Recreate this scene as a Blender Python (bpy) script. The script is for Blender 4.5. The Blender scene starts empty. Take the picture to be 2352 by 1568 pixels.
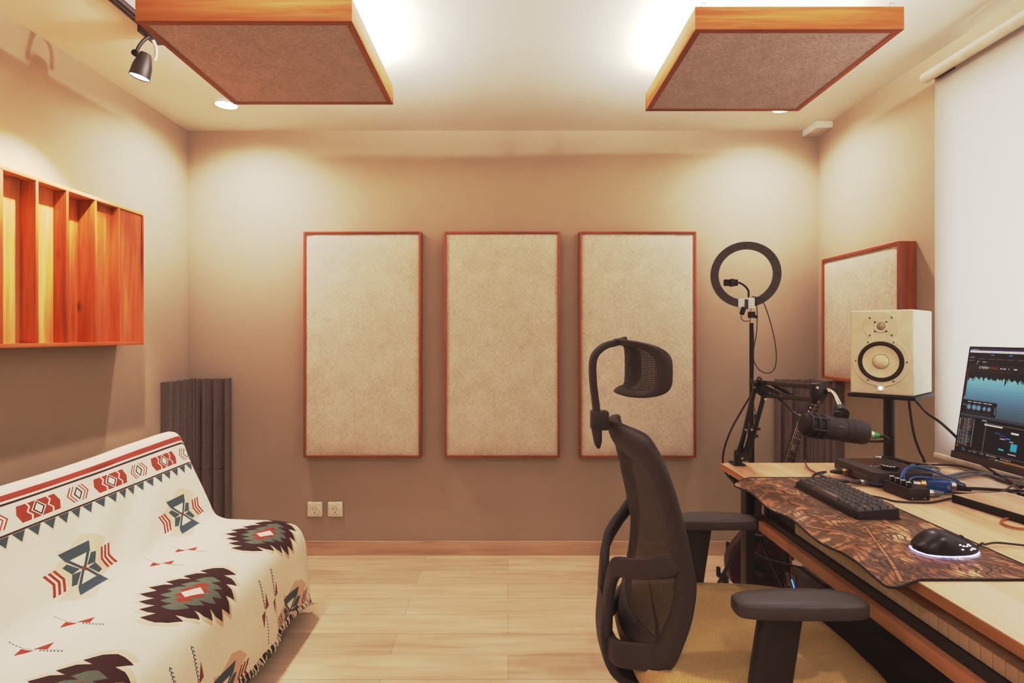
import bpy, bmesh, math, random
import numpy as np
from mathutils import Vector, Matrix, noise
from mathutils.geometry import delaunay_2d_cdt
random.seed(7)
C = bpy.context.scene.collection
PI = math.pi
F, CX, CY, EYE = 1300.0, 1167.0, 770.0, 1.2      # focal length in px, vanishing point, eye height

def at(px, py, Y):                                # point of the room seen at a pixel, at depth Y
    return Vector(((px-CX)*Y/F, Y, EYE-(py-CY)*Y/F))
def on(px, py, z):                                # point of a level plane seen at a pixel
    return at(px, py, (EYE-z)*F/(py-CY))

def lin(c):
    c /= 255.0
    return c/12.92 if c <= .04045 else ((c+.055)/1.055)**2.4
def rgb(r, g, b): return (lin(r), lin(g), lin(b), 1)

# ------------------------------------------------------------------ materials
class NT:
    def __init__(s, name):
        s.m = bpy.data.materials.new(name); s.m.use_nodes = True
        s.t = s.m.node_tree; s.b = s.t.nodes['Principled BSDF']
    def n(s, kind, **kw):
        x = s.t.nodes.new('ShaderNode'+kind)
        for k, v in kw.items():
            if k in x.inputs.keys() if hasattr(x.inputs, 'keys') else False: x.inputs[k].default_value = v
            else: setattr(x, k, v)
        return x
    def l(s, a, b): s.t.links.new(a, b)
    def coords(s, scale=(1,1,1), rot=(0,0,0)):
        tc = s.n('TexCoord'); mp = s.n('Mapping')
        mp.inputs['Scale'].default_value = scale; mp.inputs['Rotation'].default_value = rot
        s.l(tc.outputs['Object'], mp.inputs['Vector']); return mp.outputs[0]
    def noise(s, vec, scale, detail=4, rough=.5, dist=0):
        x = s.n('TexNoise'); x.inputs['Scale'].default_value = scale; x.inputs['Detail'].default_value = detail
        x.inputs['Roughness'].default_value = rough; x.inputs['Distortion'].default_value = dist
        s.l(vec, x.inputs['Vector']); return x.outputs[0]
    def ramp(s, fac, stops, interp='LINEAR'):
        r = s.n('ValToRGB'); r.color_ramp.interpolation = interp
        e = r.color_ramp.elements
        while len(e) < len(stops): e.new(.5)
        for i, (p, c) in enumerate(stops): e[i].position = p; e[i].color = c
        s.l(fac, r.inputs[0]); return r.outputs[0]
    def mix(s, fac, a, b, mode='MIX'):
        x = s.n('Mix'); x.data_type = 'RGBA'; x.blend_type = mode
        for sock, v in ((x.inputs[0], fac), (x.inputs[6], a), (x.inputs[7], b)):
            if isinstance(v, (float, int, tuple)): sock.default_value = v
            else: s.l(v, sock)
        return x.outputs[2]
    def math(s, op, a, b=0.0, c=0.0):
        x = s.n('Math'); x.operation = op
        for sock, v in zip(x.inputs, (a, b, c)):
            if isinstance(v, (float, int)): sock.default_value = v
            else: s.l(v, sock)
        return x.outputs[0]
    def bump(s, h, strength=.3, dist=.002):
        x = s.n('Bump'); x.inputs['Strength'].default_value = strength; x.inputs['Distance'].default_value = dist
        s.l(h, x.inputs['Height']); s.l(x.outputs[0], s.b.inputs['Normal'])
    def col(s, c):
        if isinstance(c, tuple): s.b.inputs['Base Color'].default_value = c
        else: s.l(c, s.b.inputs['Base Color'])
    def set(s, rough=.5, metal=0, spec=.5):
        s.b.inputs['Roughness'].default_value = rough; s.b.inputs['Metallic'].default_value = metal
        s.b.inputs['Specular IOR Level'].default_value = spec

M = {}
def plain(name, c, rough=.5, metal=0, spec=.5, bump=0, bscale=400):
    n = NT(name); n.col(c); n.set(rough, metal, spec)
    if bump:
        v = n.coords(); n.bump(n.noise(v, bscale, 3), bump, .001)
    elif not metal:
        v = n.coords(); f = n.noise(v, 30, 2)
        a = tuple(x*.94 for x in c[:3])+(1,); b = tuple(min(1, x*1.06) for x in c[:3])+(1,)
        n.col(n.ramp(f, [(.3, a), (.7, b)]))
    M[name] = n.m; return n.m
def emit(name, c, strength=1.0):
    n = NT(name); n.col((0,0,0,1)); n.b.inputs['Emission Color'].default_value = c
    n.b.inputs['Emission Strength'].default_value = strength; n.set(.4, 0, .2)
    M[name] = n.m; return n.m

def wood(name, dark, mid, light, axis='Z', scale=1.0, knots=True, rough=.45):
    n = NT(name)
    sc = {'X': (2, 26, 26), 'Y': (26, 2, 26), 'Z': (26, 26, 2)}[axis]
    v = n.coords(tuple(k*scale for k in sc))
    g = n.noise(v, 1.0, 5, .6, .8)
    v2 = n.coords(tuple((9 if k > 5 else .9)*scale for k in sc))
    g2 = n.noise(v2, 1.0, 3, .5, 1.5)
    f = n.math('ADD', n.math('MULTIPLY', g, .5), n.math('MULTIPLY', g2, .5))
    c = n.ramp(f, [(.34, dark), (.5, mid), (.64, light)])
    fine = n.noise(n.coords(tuple((160 if k > 5 else 6) for k in sc)), 1.0, 2)
    c = n.mix(n.math('MULTIPLY', fine, .35), c, dark, 'MULTIPLY')
    if knots:
        vo = n.n('TexVoronoi'); vo.inputs['Scale'].default_value = 1.0
        n.l(n.coords(tuple((7 if k > 5 else 3.2) for k in sc)), vo.inputs['Vector'])
        k = n.ramp(vo.outputs['Distance'], [(.03, (1,1,1,1)), (.11, (0,0,0,1))])
        c = n.mix(n.math('MULTIPLY', k, .75), c, tuple(x*.28 for x in dark[:3])+(1,))
    n.col(c); n.set(rough); n.bump(g, .08, .001)
    M[name] = n.m; return n.m

OR = (rgb(150,72,36), rgb(202,112,62), rgb(222,144,88))
for ax in 'XYZ': wood('orange_wood_'+ax, *OR, axis=ax)
for ax in 'XYZ': wood('cloud_wood_'+ax, rgb(196,126,72), rgb(230,168,106), rgb(240,196,140), axis=ax)
for ax in 'XYZ': wood('panel_frame_'+ax, rgb(136,66,38), rgb(176,92,54), rgb(194,114,72), axis=ax, knots=False)
wood('desk_wood', rgb(206,172,136), rgb(226,196,162), rgb(238,212,182), axis='Y', scale=.7, knots=False, rough=.38)
wood('desk_edge', rgb(176,118,78), rgb(200,142,100), rgb(212,156,112), axis='Y', knots=False)

def fabric(name, dark, mid, light, p=(60, 60, 800), q=(800, 60, 60)):
    n = NT(name)
    a = n.noise(n.coords(p), 1, 2); b = n.noise(n.coords(q), 1, 2); c = n.noise(n.coords((12, 12, 12)), 1, 2)
    f = n.math('ADD', n.math('MULTIPLY', a, .46), n.math('ADD', n.math('MULTIPLY', b, .42), n.math('MULTIPLY', c, .12)))
    n.col(n.ramp(f, [(.38, dark), (.5, mid), (.62, light)])); n.set(.95, 0, .1); n.bump(f, .3, .001)
    M[name] = n.m
fabric('linen_side', rgb(192,180,158), rgb(216,206,186), rgb(232,224,206), (60, 60, 800), (60, 800, 60))
fabric('linen', rgb(192,180,158), rgb(216,206,186), rgb(232,224,206))
fabric('cloud_linen', rgb(176,164,152), rgb(204,192,180), rgb(226,216,206), (60, 800, 60), (800, 60, 60))
def seatfab():
    n = NT('seat_fabric')
    ck = n.n('TexVoronoi'); ck.inputs['Scale'].default_value = 1; n.l(n.coords((330,330,330)), ck.inputs['Vector'])
    w = n.noise(n.coords((5,5,5)), 1, 3)
    c = n.ramp(w, [(.35, rgb(196,172,118)), (.65, rgb(212,190,136))])
    c = n.mix(n.ramp(ck.outputs['Distance'], [(.1, (0,0,0,1)), (.6, (.28,.28,.28,1))]), c, rgb(140,110,62))
    n.col(c); n.set(.9, 0, .15); n.bump(ck.outputs['Distance'], .2, .0006); M['seat_fabric'] = n.m
seatfab()

def wall(name, c1, c2):
    n = NT(name); v = n.coords()
    f = n.noise(v, 2.2, 4); n.col(n.ramp(f, [(.3, c1), (.7, c2)])); n.set(.75, 0, .25)
    n.bump(n.noise(v, 180, 3), .12, .001); M[name] = n.m
wall('wall_paint', rgb(184,169,146), rgb(189,174,151))
wall('ceiling_paint', rgb(236,232,220), rgb(240,237,226))
def floor_mat():
    n = NT('vinyl_planks')
    tc = n.n('TexCoord'); br = n.n('TexBrick'); br.offset = .37
    br.inputs['Scale'].default_value = 1; br.inputs['Brick Width'].default_value = 1.2; br.inputs['Row Height'].default_value = .152
    br.inputs['Mortar Size'].default_value = .0008; br.inputs['Color1'].default_value = (1,1,1,1); br.inputs['Color2'].default_value = (.85,.85,.85,1)
    br.inputs['Mortar'].default_value = (.55,.5,.45,1)
    n.l(tc.outputs['Object'], br.inputs['Vector'])
    f = n.math('ADD', n.math('MULTIPLY', n.noise(n.coords((2.5, 34, 1)), 1, 5, .6, .9), .55), n.math('MULTIPLY', n.noise(n.coords((1.2, 11, 1)), 1, 3, .5, 1.5), .45))
    c = n.ramp(f, [(.32, rgb(216,194,164)), (.5, rgb(230,211,182)), (.68, rgb(238,222,196))])
    fine = n.noise(n.coords((8, 260, 1)), 1, 2)
    c = n.mix(n.math('MULTIPLY', fine, .3), c, rgb(200,174,146), 'MULTIPLY')
    c = n.mix(1.0, c, br.outputs['Color'], 'MULTIPLY')
    n.col(c); n.set(.42, 0, .4); n.bump(f, .05, .001); M['vinyl_planks'] = n.m
floor_mat()
wood('baseboard_wood', rgb(196,172,144), rgb(216,194,164), rgb(226,206,180), axis='X', knots=False)

def blindmat():
    n = NT('roller_blind_cloth'); c = rgb(226,222,214)
    n.col(c); n.set(.9, 0, .1)
    tr = n.n('BsdfTranslucent'); tr.inputs[0].default_value = (.9,.88,.84,1)
    ms = n.n('MixShader'); ms.inputs[0].default_value = .45
    out = n.t.nodes['Material Output']
    n.l(n.b.outputs[0], ms.inputs[1]); n.l(tr.outputs[0], ms.inputs[2]); n.l(ms.outputs[0], out.inputs[0])
    n.bump(n.noise(n.coords((300,300,300)), 1, 2), .2, .001); M['roller_blind_cloth'] = n.m
blindmat()
def meshmat(name, c, scale, hole):
    n = NT(name); n.col(c); n.set(.6)
    vo = n.n('TexVoronoi'); vo.inputs['Scale'].default_value = 1; vo.inputs['Randomness'].default_value = 0
    mp = n.coords((1, scale, scale*.8)); 
    cb = n.n('CombineXYZ'); sp = n.n('SeparateXYZ'); n.l(mp, sp.inputs[0])
    n.l(sp.outputs[1], cb.inputs[0]); n.l(sp.outputs[2], cb.inputs[1]); cb.inputs[2].default_value = 0
    n.l(cb.outputs[0], vo.inputs['Vector']); vo.voronoi_dimensions = '2D'
    a = n.ramp(vo.outputs['Distance'], [(hole, (0,0,0,1)), (hole+.06, (1,1,1,1))])
    n.l(a, n.b.inputs['Alpha']); M[name] = n.m
meshmat('chair_mesh', rgb(40,36,36), 330, .19)
def foam():
    n = NT('charcoal_foam'); v = n.coords()
    f = n.noise(v, 260, 3); n.col(n.ramp(f, [(.35, rgb(110,97,92)), (.65, rgb(138,123,116))])); n.set(1, 0, .1)
    n.bump(f, .6, .002); M['charcoal_foam'] = n.m
foam()
def matmat():
    n = NT('map_print')
    v = n.coords((1,1,1))
    big = n.noise(n.coords((6,6,6)), 1, 3, .5, 1.2)
    med = n.noise(n.coords((14,14,14)), 1, 4, .55, 2.5)
    base = n.ramp(big, [(.36, rgb(152,110,76)), (.50, rgb(188,146,106)), (.64, rgb(214,180,142))])
    shade = n.ramp(med, [(.47, (1,1,1,1)), (.58, (0,0,0,1))])
    c = n.mix(n.math('MULTIPLY', shade, .72), base, rgb(80,58,48))
    wv = n.n('TexWave'); wv.inputs['Scale'].default_value = 20; wv.inputs['Distortion'].default_value = 22; wv.inputs['Detail'].default_value = 1.5; wv.inputs['Detail Scale'].default_value = .5
    n.l(v, wv.inputs['Vector'])
    ln = n.ramp(wv.outputs[0], [(.0, (1,1,1,1)), (.22, (0,0,0,1))])
    zone = n.ramp(n.noise(n.coords((9,9,9), (0,0,1)), 1, 2), [(.42, (0,0,0,1)), (.52, (1,1,1,1))])
    c = n.mix(n.math('MULTIPLY', n.math('MULTIPLY', ln, zone), .85), c, rgb(44,30,26))
    ms = n.noise(n.coords((38,38,38)), 1, 3, .5, 3)
    l2 = n.ramp(n.math('ABSOLUTE', n.math('SUBTRACT', ms, .5)), [(.0, (1,1,1,1)), (.018, (0,0,0,1))])
    c = n.mix(n.math('MULTIPLY', l2, .35), c, rgb(52,34,28))
    sp = n.n('SeparateXYZ'); n.l(v, sp.inputs[0]); X, Y = sp.outputs[0], sp.outputs[1]
    def stroke(ax, ay, bx, by, w, c, dark):             # a drawn line from a to b
        L = math.hypot(bx-ax, by-ay); ux, uy = (bx-ax)/L, (by-ay)/L
        al = n.math('ADD', n.math('MULTIPLY', n.math('SUBTRACT', X, ax), ux), n.math('MULTIPLY', n.math('SUBTRACT', Y, ay), uy))
        pe = n.math('ABSOLUTE', n.math('SUBTRACT', n.math('MULTIPLY', n.math('SUBTRACT', X, ax), -uy), n.math('MULTIPLY', n.math('SUBTRACT', Y, ay), -ux)))
        m = n.math('MULTIPLY', n.math('LESS_THAN', pe, w), n.math('MULTIPLY', n.math('GREATER_THAN', al, 0.0), n.math('LESS_THAN', al, L)))
        return n.mix(n.math('MULTIPLY', m, .8), c, dark)
    def ring(cx, cy, rx, ry, w, c):
        dx = n.math('DIVIDE', n.math('SUBTRACT', X, cx), rx); dy = n.math('DIVIDE', n.math('SUBTRACT', Y, cy), ry)
        d = n.math('SQRT', n.math('ADD', n.math('MULTIPLY', dx, dx), n.math('MULTIPLY', dy, dy)))
        return n.mix(n.math('MULTIPLY', n.math('LESS_THAN', n.math('ABSOLUTE', n.math('SUBTRACT', d, 1.0)), w), .8), c, rgb(48,34,28))
    for (ax, ay, bx, by) in ((-.03, -.10, -.13, -.36), (-.145, -.05, .02, -.33), (.05, .02, -.06, .17), (.0, -.02, .11, .05)):
        c = stroke(ax, ay, bx, by, .0055, c, rgb(62,44,36)); c = stroke(ax, ay, bx, by, .0030, c, rgb(186,140,100))
    for q in ((-.10, -.30, .024, .030), (-.10, -.30, .014, .018), (.075, -.06, .022, .018), (.06, -.31, .030, .016), (.06, -.31, .018, .010), (-.08, .10, .028, .034)): c = ring(*q, .06, c)
    n.col(c); n.set(.55, 0, .4); M['map_print'] = n.m
matmat()

plain('black_plastic', rgb(38,34,34), .5, bump=.1, bscale=900)
plain('chair_plastic', rgb(54,48,47), .48, bump=.15, bscale=1200)
plain('arm_pad', rgb(76,71,70), .42, bump=.1, bscale=1500)
plain('black_metal', rgb(26,25,26), .38)
plain('dark_steel', rgb(66,60,58), .4)
plain('matte_black', rgb(22,21,22), .7)
plain('keycap', rgb(68,65,66), .38)
plain('keycap_brown', rgb(106,90,80), .38)
plain('mouse_shell', rgb(30,28,30), .32)
plain('steel', rgb(200,190,176), .25, 1)
plain('brass', rgb(206,160,100), .3, 1)
plain('chrome', rgb(230,230,230), .12, 1)
plain('ivory_plastic', rgb(232,222,204), .35)
plain('speaker_white', rgb(230,221,196), .4)
plain('dome_grey', rgb(186,172,150), .5)
plain('cone_cream', rgb(232,220,190), .5)
plain('cone_rubber', rgb(44,38,38), .6)
plain('white_plastic', rgb(232,228,220), .35)
plain('white_key', rgb(226,200,160), .3)
plain('black_key', rgb(18,16,17), .25)
plain('blue_enamel', rgb(20,84,150), .3)
plain('blue_cable', rgb(52,112,166), .45)
plain('navy_cable', rgb(48,66,104), .45)
plain('black_cable', rgb(28,27,29), .5)
plain('grey_cable', rgb(120,122,122), .5)
plain('brown_cable', rgb(112,86,70), .5)
plain('tan_cable', rgb(176,116,62), .5)
plain('green_boot', rgb(60,170,96), .5)
plain('guitar_body', rgb(72,46,56), .22)
plain('guitar_edge', rgb(156,84,44), .3)
plain('fretboard', rgb(52,38,34), .5)
plain('dark_red', rgb(96,46,34), .2)
plain('silver_ring', rgb(88,84,84), .4)
plain('glass_black', rgb(16,15,17), .08)
plain('white_print', rgb(214,206,198), .5)
plain('grey_print', rgb(150,140,134), .5)
plain('gold_print', rgb(222,176,120), .5)
plain('sofa_cloth', rgb(120,110,100), .9)
plain('rail_line', rgb(196,170,130), .5)
emit('led_disc', (1,.93,.82,1), 30)
emit('spot_glow', (1,.95,.86,1), 12)
emit('led_dot', (1,1,1,1), 6)
emit('blue_led', rgb(60,140,255), 8)
emit('mouse_glow', rgb(190,200,255), 9)

# ------------------------------------------------------------------ mesh builder
def catmull(pts, n=8, closed=False):
    pts = [Vector(p) for p in pts]; out = []
    N = len(pts); rng = range(N if closed else N-1)
    for i in rng:
        if closed: p0, p1, p2, p3 = pts[i-1], pts[i], pts[(i+1) % N], pts[(i+2) % N]
        else: p0, p1, p2, p3 = pts[max(i-1,0)], pts[i], pts[i+1], pts[min(i+2,N-1)]
        for k in range(n):
            t = k/n
            out.append(.5*((2*p1)+(-p0+p2)*t+(2*p0-5*p1+4*p2-p3)*t*t+(-p0+3*p1-3*p2+p3)*t**3))
    if not closed: out.append(pts[-1])
    return out

class MB:
    def __init__(s): s.bm = bmesh.new(); s.mats = []
    def mi(s, m):
        if m not in s.mats: s.mats.append(m)
        return s.mats.index(m)
    def _fin(s, faces, m):
        i = s.mi(m)
        for f in faces: f.material_index = i
    def box(s, x0, x1, y0, y1, z0, z1, m, bev=0, mat=None, seg=2):
        t = bmesh.new(); bmesh.ops.create_cube(t, size=1)
        for v in t.verts: v.co = Vector(((x0+x1)/2+v.co.x*(x1-x0), (y0+y1)/2+v.co.y*(y1-y0), (z0+z1)/2+v.co.z*(z1-z0)))
        if bev: bmesh.ops.bevel(t, geom=t.edges[:], offset=bev, segments=seg, profile=.6, affect='EDGES')
        if mat: t.transform(mat)
        s.merge(t, m); return s
    def merge(s, t, m):
        i = s.mi(m); vm = {}
        for v in t.verts: vm[v] = s.bm.verts.new(v.co)
        for f in t.faces:
            try: nf = s.bm.faces.new([vm[v] for v in f.verts]); nf.material_index = i
            except ValueError: pass
        t.free()
    def grid(s, pts, m, close_u=False, close_v=False):       # pts[u][v]
        i = s.mi(m); V = [[s.bm.verts.new(p) for p in r] for r in pts]
        U, W = len(V), len(V[0])
        for a in range(U if close_u else U-1):
            for b in range(W if close_v else W-1):
                try:
                    f = s.bm.faces.new([V[a][b], V[(a+1)%U][b], V[(a+1)%U][(b+1)%W], V[a][(b+1)%W]]); f.material_index = i
                except ValueError: pass
        return V
    def face(s, pts, m):
        f = s.bm.faces.new([s.bm.verts.new(p) for p in pts]); f.material_index = s.mi(m); return f
    def tube(s, pts, r, m, seg=8, closed=False, cap=True, flat=None):
        pts = [Vector(p) for p in pts]; N = len(pts); rings = []
        rr = r if isinstance(r, (list, tuple)) else [r]*N
        up = None
        for i, p in enumerate(pts):
            if closed: t = (pts[(i+1)%N]-pts[i-1])
            else: t = pts[min(i+1,N-1)]-pts[max(i-1,0)]
            if t.length < 1e-9: t = Vector((0,0,1))
            t.normalize()
            if up is None:
                up = Vector((0,0,1)) if abs(t.z) < .9 else Vector((0,1,0))
                if flat is not None: up = Vector(flat[2])
            a = up - t*up.dot(t)
            if a.length < 1e-6: a = Vector((1,0,0)) - t*t.x
            a.normalize(); up = a if flat is None else Vector(flat[2]); b = t.cross(a)
            ring = []
            for k in range(seg):
                an = 2*PI*k/seg
                if flat is not None:
                    ca, sa = math.cos(an), math.sin(an)
                    q = .35
                    ca = math.copysign(abs(ca)**q, ca); sa = math.copysign(abs(sa)**q, sa)
                    ring.append(p + a*ca*flat[0]*rr[i] + b*sa*flat[1]*rr[i])
                else: ring.append(p + a*math.cos(an)*rr[i] + b*math.sin(an)*rr[i])
            rings.append(ring)
        V = s.grid(rings, m, close_u=closed, close_v=True)
        if cap and not closed:
            for ring in (V[0], V[-1]):
                try: f = s.bm.faces.new(ring); f.material_index = s.mi(m)
                except ValueError: pass
        return s
    def cyl(s, p0, p1, r0, m, r1=None, seg=24):
        return s.tube([p0, p1], [r0, r0 if r1 is None else r1], m, seg)
    def lathe(s, prof, o, ax, m, seg=32):                      # prof: (r, h) along axis ax from o
        o = Vector(o); ax = Vector(ax).normalized()
        u = ax.orthogonal().normalized(); w = ax.cross(u)
        rings = [[o+ax*h+(u*math.cos(2*PI*k/seg)+w*math.sin(2*PI*k/seg))*max(r, 1e-5) for k in range(seg)] for r, h in prof]
        s.grid(rings, m, close_v=True); return s
    def prism(s, poly, vec, m, bev=0, m2=None):
        t = bmesh.new(); vec = Vector(vec)
        a = [t.verts.new(p) for p in poly]; b = [t.verts.new(Vector(p)+vec) for p in poly]
        n = len(a); t.faces.new(a); t.faces.new(b[::-1])
        for i in range(n): t.faces.new([a[i], b[i], b[(i+1)%n], a[(i+1)%n]])
        bmesh.ops.recalc_face_normals(t, faces=t.faces[:])
        if bev: bmesh.ops.bevel(t, geom=t.edges[:], offset=bev, segments=2, profile=.6, affect='EDGES')
        s.merge(t, m); return s
    def ball(s, c, r, m, sc=(1,1,1), seg=16):
        t = bmesh.new(); bmesh.ops.create_uvsphere(t, u_segments=seg, v_segments=seg//2, radius=r)
        for v in t.verts: v.co = Vector((v.co.x*sc[0], v.co.y*sc[1], v.co.z*sc[2]))+Vector(c)
        s.merge(t, m); return s
    def text(s, body, size, m, mat, align='LEFT'):             # flat lettering, local XY -> mat
        cu = bpy.data.curves.new('t', 'FONT'); cu.body = body; cu.size = size; cu.align_x = align; cu.resolution_u = 2
        o = bpy.data.objects.new('t', cu); C.objects.link(o)
        dg = bpy.context.evaluated_depsgraph_get(); me = bpy.data.meshes.new_from_object(o.evaluated_get(dg))
        t = bmesh.new(); t.from_mesh(me); t.transform(mat); s.merge(t, m)
        bpy.data.objects.remove(o); bpy.data.curves.remove(cu); bpy.data.meshes.remove(me); return s
    def build(s, name, parent=None, smooth=True, ang=38, local=False, loc=None):
        me = bpy.data.meshes.new(name)
        bmesh.ops.recalc_face_normals(s.bm, faces=s.bm.faces[:]) if not getattr(s, 'keepn', False) else None
        off = Vector((0,0,0))
        if parent is not None and not local:
            p = parent
            while p is not None: off += p.location; p = p.parent
        if loc is not None: off = Vector(loc)
        if off.length: bmesh.ops.translate(s.bm, verts=s.bm.verts[:], vec=-off)
        if smooth:
            for f in s.bm.faces: f.smooth = True
            ca = math.radians(ang)
            for e in s.bm.edges:
                if len(e.link_faces) == 2 and e.calc_face_angle(0) > ca: e.smooth = False
        s.bm.to_mesh(me); s.bm.free()
        for m in s.mats: me.materials.append(M[m])
        o = bpy.data.objects.new(name, me); C.objects.link(o)
        if parent is not None: o.parent = parent
        if loc is not None: o.location = off
        return o

def tag(o, label, cat, group=None, kind=None):
    o['label'] = label; o['category'] = cat
    if group: o['group'] = group
    if kind: o['kind'] = kind
    return o
def thing(name, label, cat, loc=(0,0,0), group=None, rot=(0,0,0)):
    o = bpy.data.objects.new(name, None); C.objects.link(o); o.location = loc; o.rotation_euler = rot
    o.empty_display_size = .05
    return tag(o, label, cat, group)
def struct(name, mb, **k):
    o = mb.build(name, **k); o['kind'] = 'structure'; return o
def dup(root, loc, label, group=None):
    r = root.copy(); C.objects.link(r); r.location = loc; r['label'] = label
    if group: r['group'] = group
    for ch in list(root.children):
        c = ch.copy(); C.objects.link(c); c.parent = r
        for g in ch.children:
            d = g.copy(); C.objects.link(d); d.parent = c
    return r
def cable(name, pts, r, m, label, n=8, seg=8):
    o = MB().tube(catmull(pts, n), r, m, seg).build(name); return tag(o, label, 'cable')

# ------------------------------------------------------------------ the room
XL, XR, YB, YF, ZC = -1.754, 1.697, 3.10, -1.3, 2.32
T = .1
struct('floor', MB().box(XL-T, XR+T, YF-T, YB+T, -T, 0, 'vinyl_planks'), smooth=False)
struct('ceiling', MB().box(XL-T, XR+T, YF-T, YB+T, ZC, ZC+T, 'ceiling_paint'), smooth=False)
struct('wall_back', MB().box(XL-T, XR+T, YB, YB+T, 0, ZC, 'wall_paint'), smooth=False)
struct('wall_left', MB().box(XL-T, XL, YF, YB, 0, ZC, 'wall_paint'), smooth=False)
struct('wall_front', MB().box(XL-T, XR+T, YF-T, YF, 0, ZC, 'wall_paint'), smooth=False)
w = MB(); wy0, wy1, wz0, wz1 = .10, 2.14, .80, 2.10
w.box(XR, XR+T, YF, wy0, 0, ZC, 'wall_paint'); w.box(XR, XR+T, wy1, YB, 0, ZC, 'wall_paint')
w.box(XR, XR+T, wy0, wy1, 0, wz0, 'wall_paint'); w.box(XR, XR+T, wy0, wy1, wz1, ZC, 'wall_paint')
struct('wall_right', w, smooth=False)
w = MB()
for a in (wy0, (wy0+wy1)/2-.02, wy1-.04): w.box(XR+.05, XR+.09, a, a+.04, wz0, wz1, 'white_plastic')
for a in (wz0, wz1-.04): w.box(XR+.05, XR+.09, wy0, wy1, a, a+.04, 'white_plastic')
struct('window_1', w, smooth=False)
gl = NT('window_glass'); gl.set(.02); gl.col((1,1,1,1)); tr_ = gl.n('BsdfTransparent'); mx_ = gl.n('MixShader'); mx_.inputs[0].default_value = .92; gl.l(gl.b.outputs[0], mx_.inputs[1]); gl.l(tr_.outputs[0], mx_.inputs[2]); gl.l(mx_.outputs[0], gl.t.nodes['Material Output'].inputs[0]); M['window_glass'] = gl.m
o = MB().box(XR+.066, XR+.072, wy0+.04, wy1-.04, wz0+.04, wz1-.04, 'window_glass').build('window_pane', bpy.data.objects['window_1'], smooth=False); o['kind'] = 'structure'
struct('baseboard_back', MB().box(XL, XR, YB-.012, YB, 0, .076, 'baseboard_wood', .002), smooth=False)
struct('baseboard_left', MB().box(XL, XL+.012, YF, YB-.012, 0, .076, 'baseboard_wood', .002), smooth=False)
struct('baseboard_right', MB().box(XR-.012, XR, YF, YB-.012, 0, .076, 'baseboard_wood', .002), smooth=False)
struct('trim_1', MB().box(1.612, XR, 2.955, YB, 2.285, ZC, 'white_plastic', .002), smooth=False)

# ------------------------------------------------------------------ acoustic panels on the back wall
def wall_panel(x0, x1, z0, z1, label):
    t = thing('acoustic_panel', label, 'acoustic panel', ((x0+x1)/2, YB, z0), 'fabric panels on the back wall')
    f = MB(); b = .011; d0, d1 = YB-.052, YB-.001
    f.box(x0, x0+b, d0, d1, z0, z1, 'panel_frame_Z', .001); f.box(x1-b, x1, d0, d1, z0, z1, 'panel_frame_Z', .001)
    f.box(x0+b, x1-b, d0, d1, z1-b, z1, 'panel_frame_X', .001); f.box(x0+b, x1-b, d0, d1, z0, z0+b, 'panel_frame_X', .001)
    f.build('frame', t, ang=30)
    g = MB(); N = 14; a0, a1, c0, c1 = x0+b, x1-b, z0+b, z1-b
    rows = []
    for i in range(N+1):
        r = []
        for j in range(2*N+1):
            u, v = i/N, j/(2*N); e = min(u, 1-u)*(a1-a0); h = min(v, 1-v)*(c1-c0)
            bulge = .008*(1-math.exp(-min(e, h)/.012)) + .0012*noise.noise(Vector((u*4, v*9, x0*7)))
            r.append((a0+(a1-a0)*u, d0+.008-bulge, c0+(c1-c0)*v))
        rows.append(r)
    g.grid(rows, 'linen'); g.build('fabric', t)
    return t
zt, zb = 1.759, .541
wall_panel(-1.103, -.469, zb, zt, 'tall beige fabric panel on the back wall, nearest the sofa, above the two sockets')
wall_panel(-.343, .279, zb, zt, 'tall beige fabric panel in the middle of the three on the back wall')
wall_panel(.385, 1.014, zb, zt, 'tall beige fabric panel on the back wall behind the office chair headrest')
# square panel on the right wall
t = thing('acoustic_panel', 'square beige fabric panel with thick orange wood frame on the right wall behind the speaker', 'acoustic panel', (XR, 2.64, .98))
f = MB(); x0, x1, y0, y1, z0, z1, b = 1.625, XR-.001, 2.352, 2.934, .978, 1.592, .014
f.box(x0, x1, y0, y0+b, z0, z1, 'panel_frame_Z', .001); f.box(x0, x1, y1-b, y1, z0, z1, 'panel_frame_Z', .001)
f.box(x0, x1, y0+b, y1-b, z1-b, z1, 'panel_frame_Y', .001); f.box(x0, x1, y0+b, y1-b, z0, z0+b, 'panel_frame_Y', .001)
f.build('frame', t, ang=30)
g = MB(); rows = []
for i in range(17):
    r = []
    for j in range(17):
        u, v = i/16, j/16; e = min(u, 1-u, v, 1-v)*.58
        r.append((x0+.007-.006*(1-math.exp(-e/.012)), y0+b+(y1-y0-2*b)*u, z0+b+(z1-z0-2*b)*v))
    rows.append(r)
g.grid(rows, 'linen_side'); g.build('fabric', t)

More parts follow.
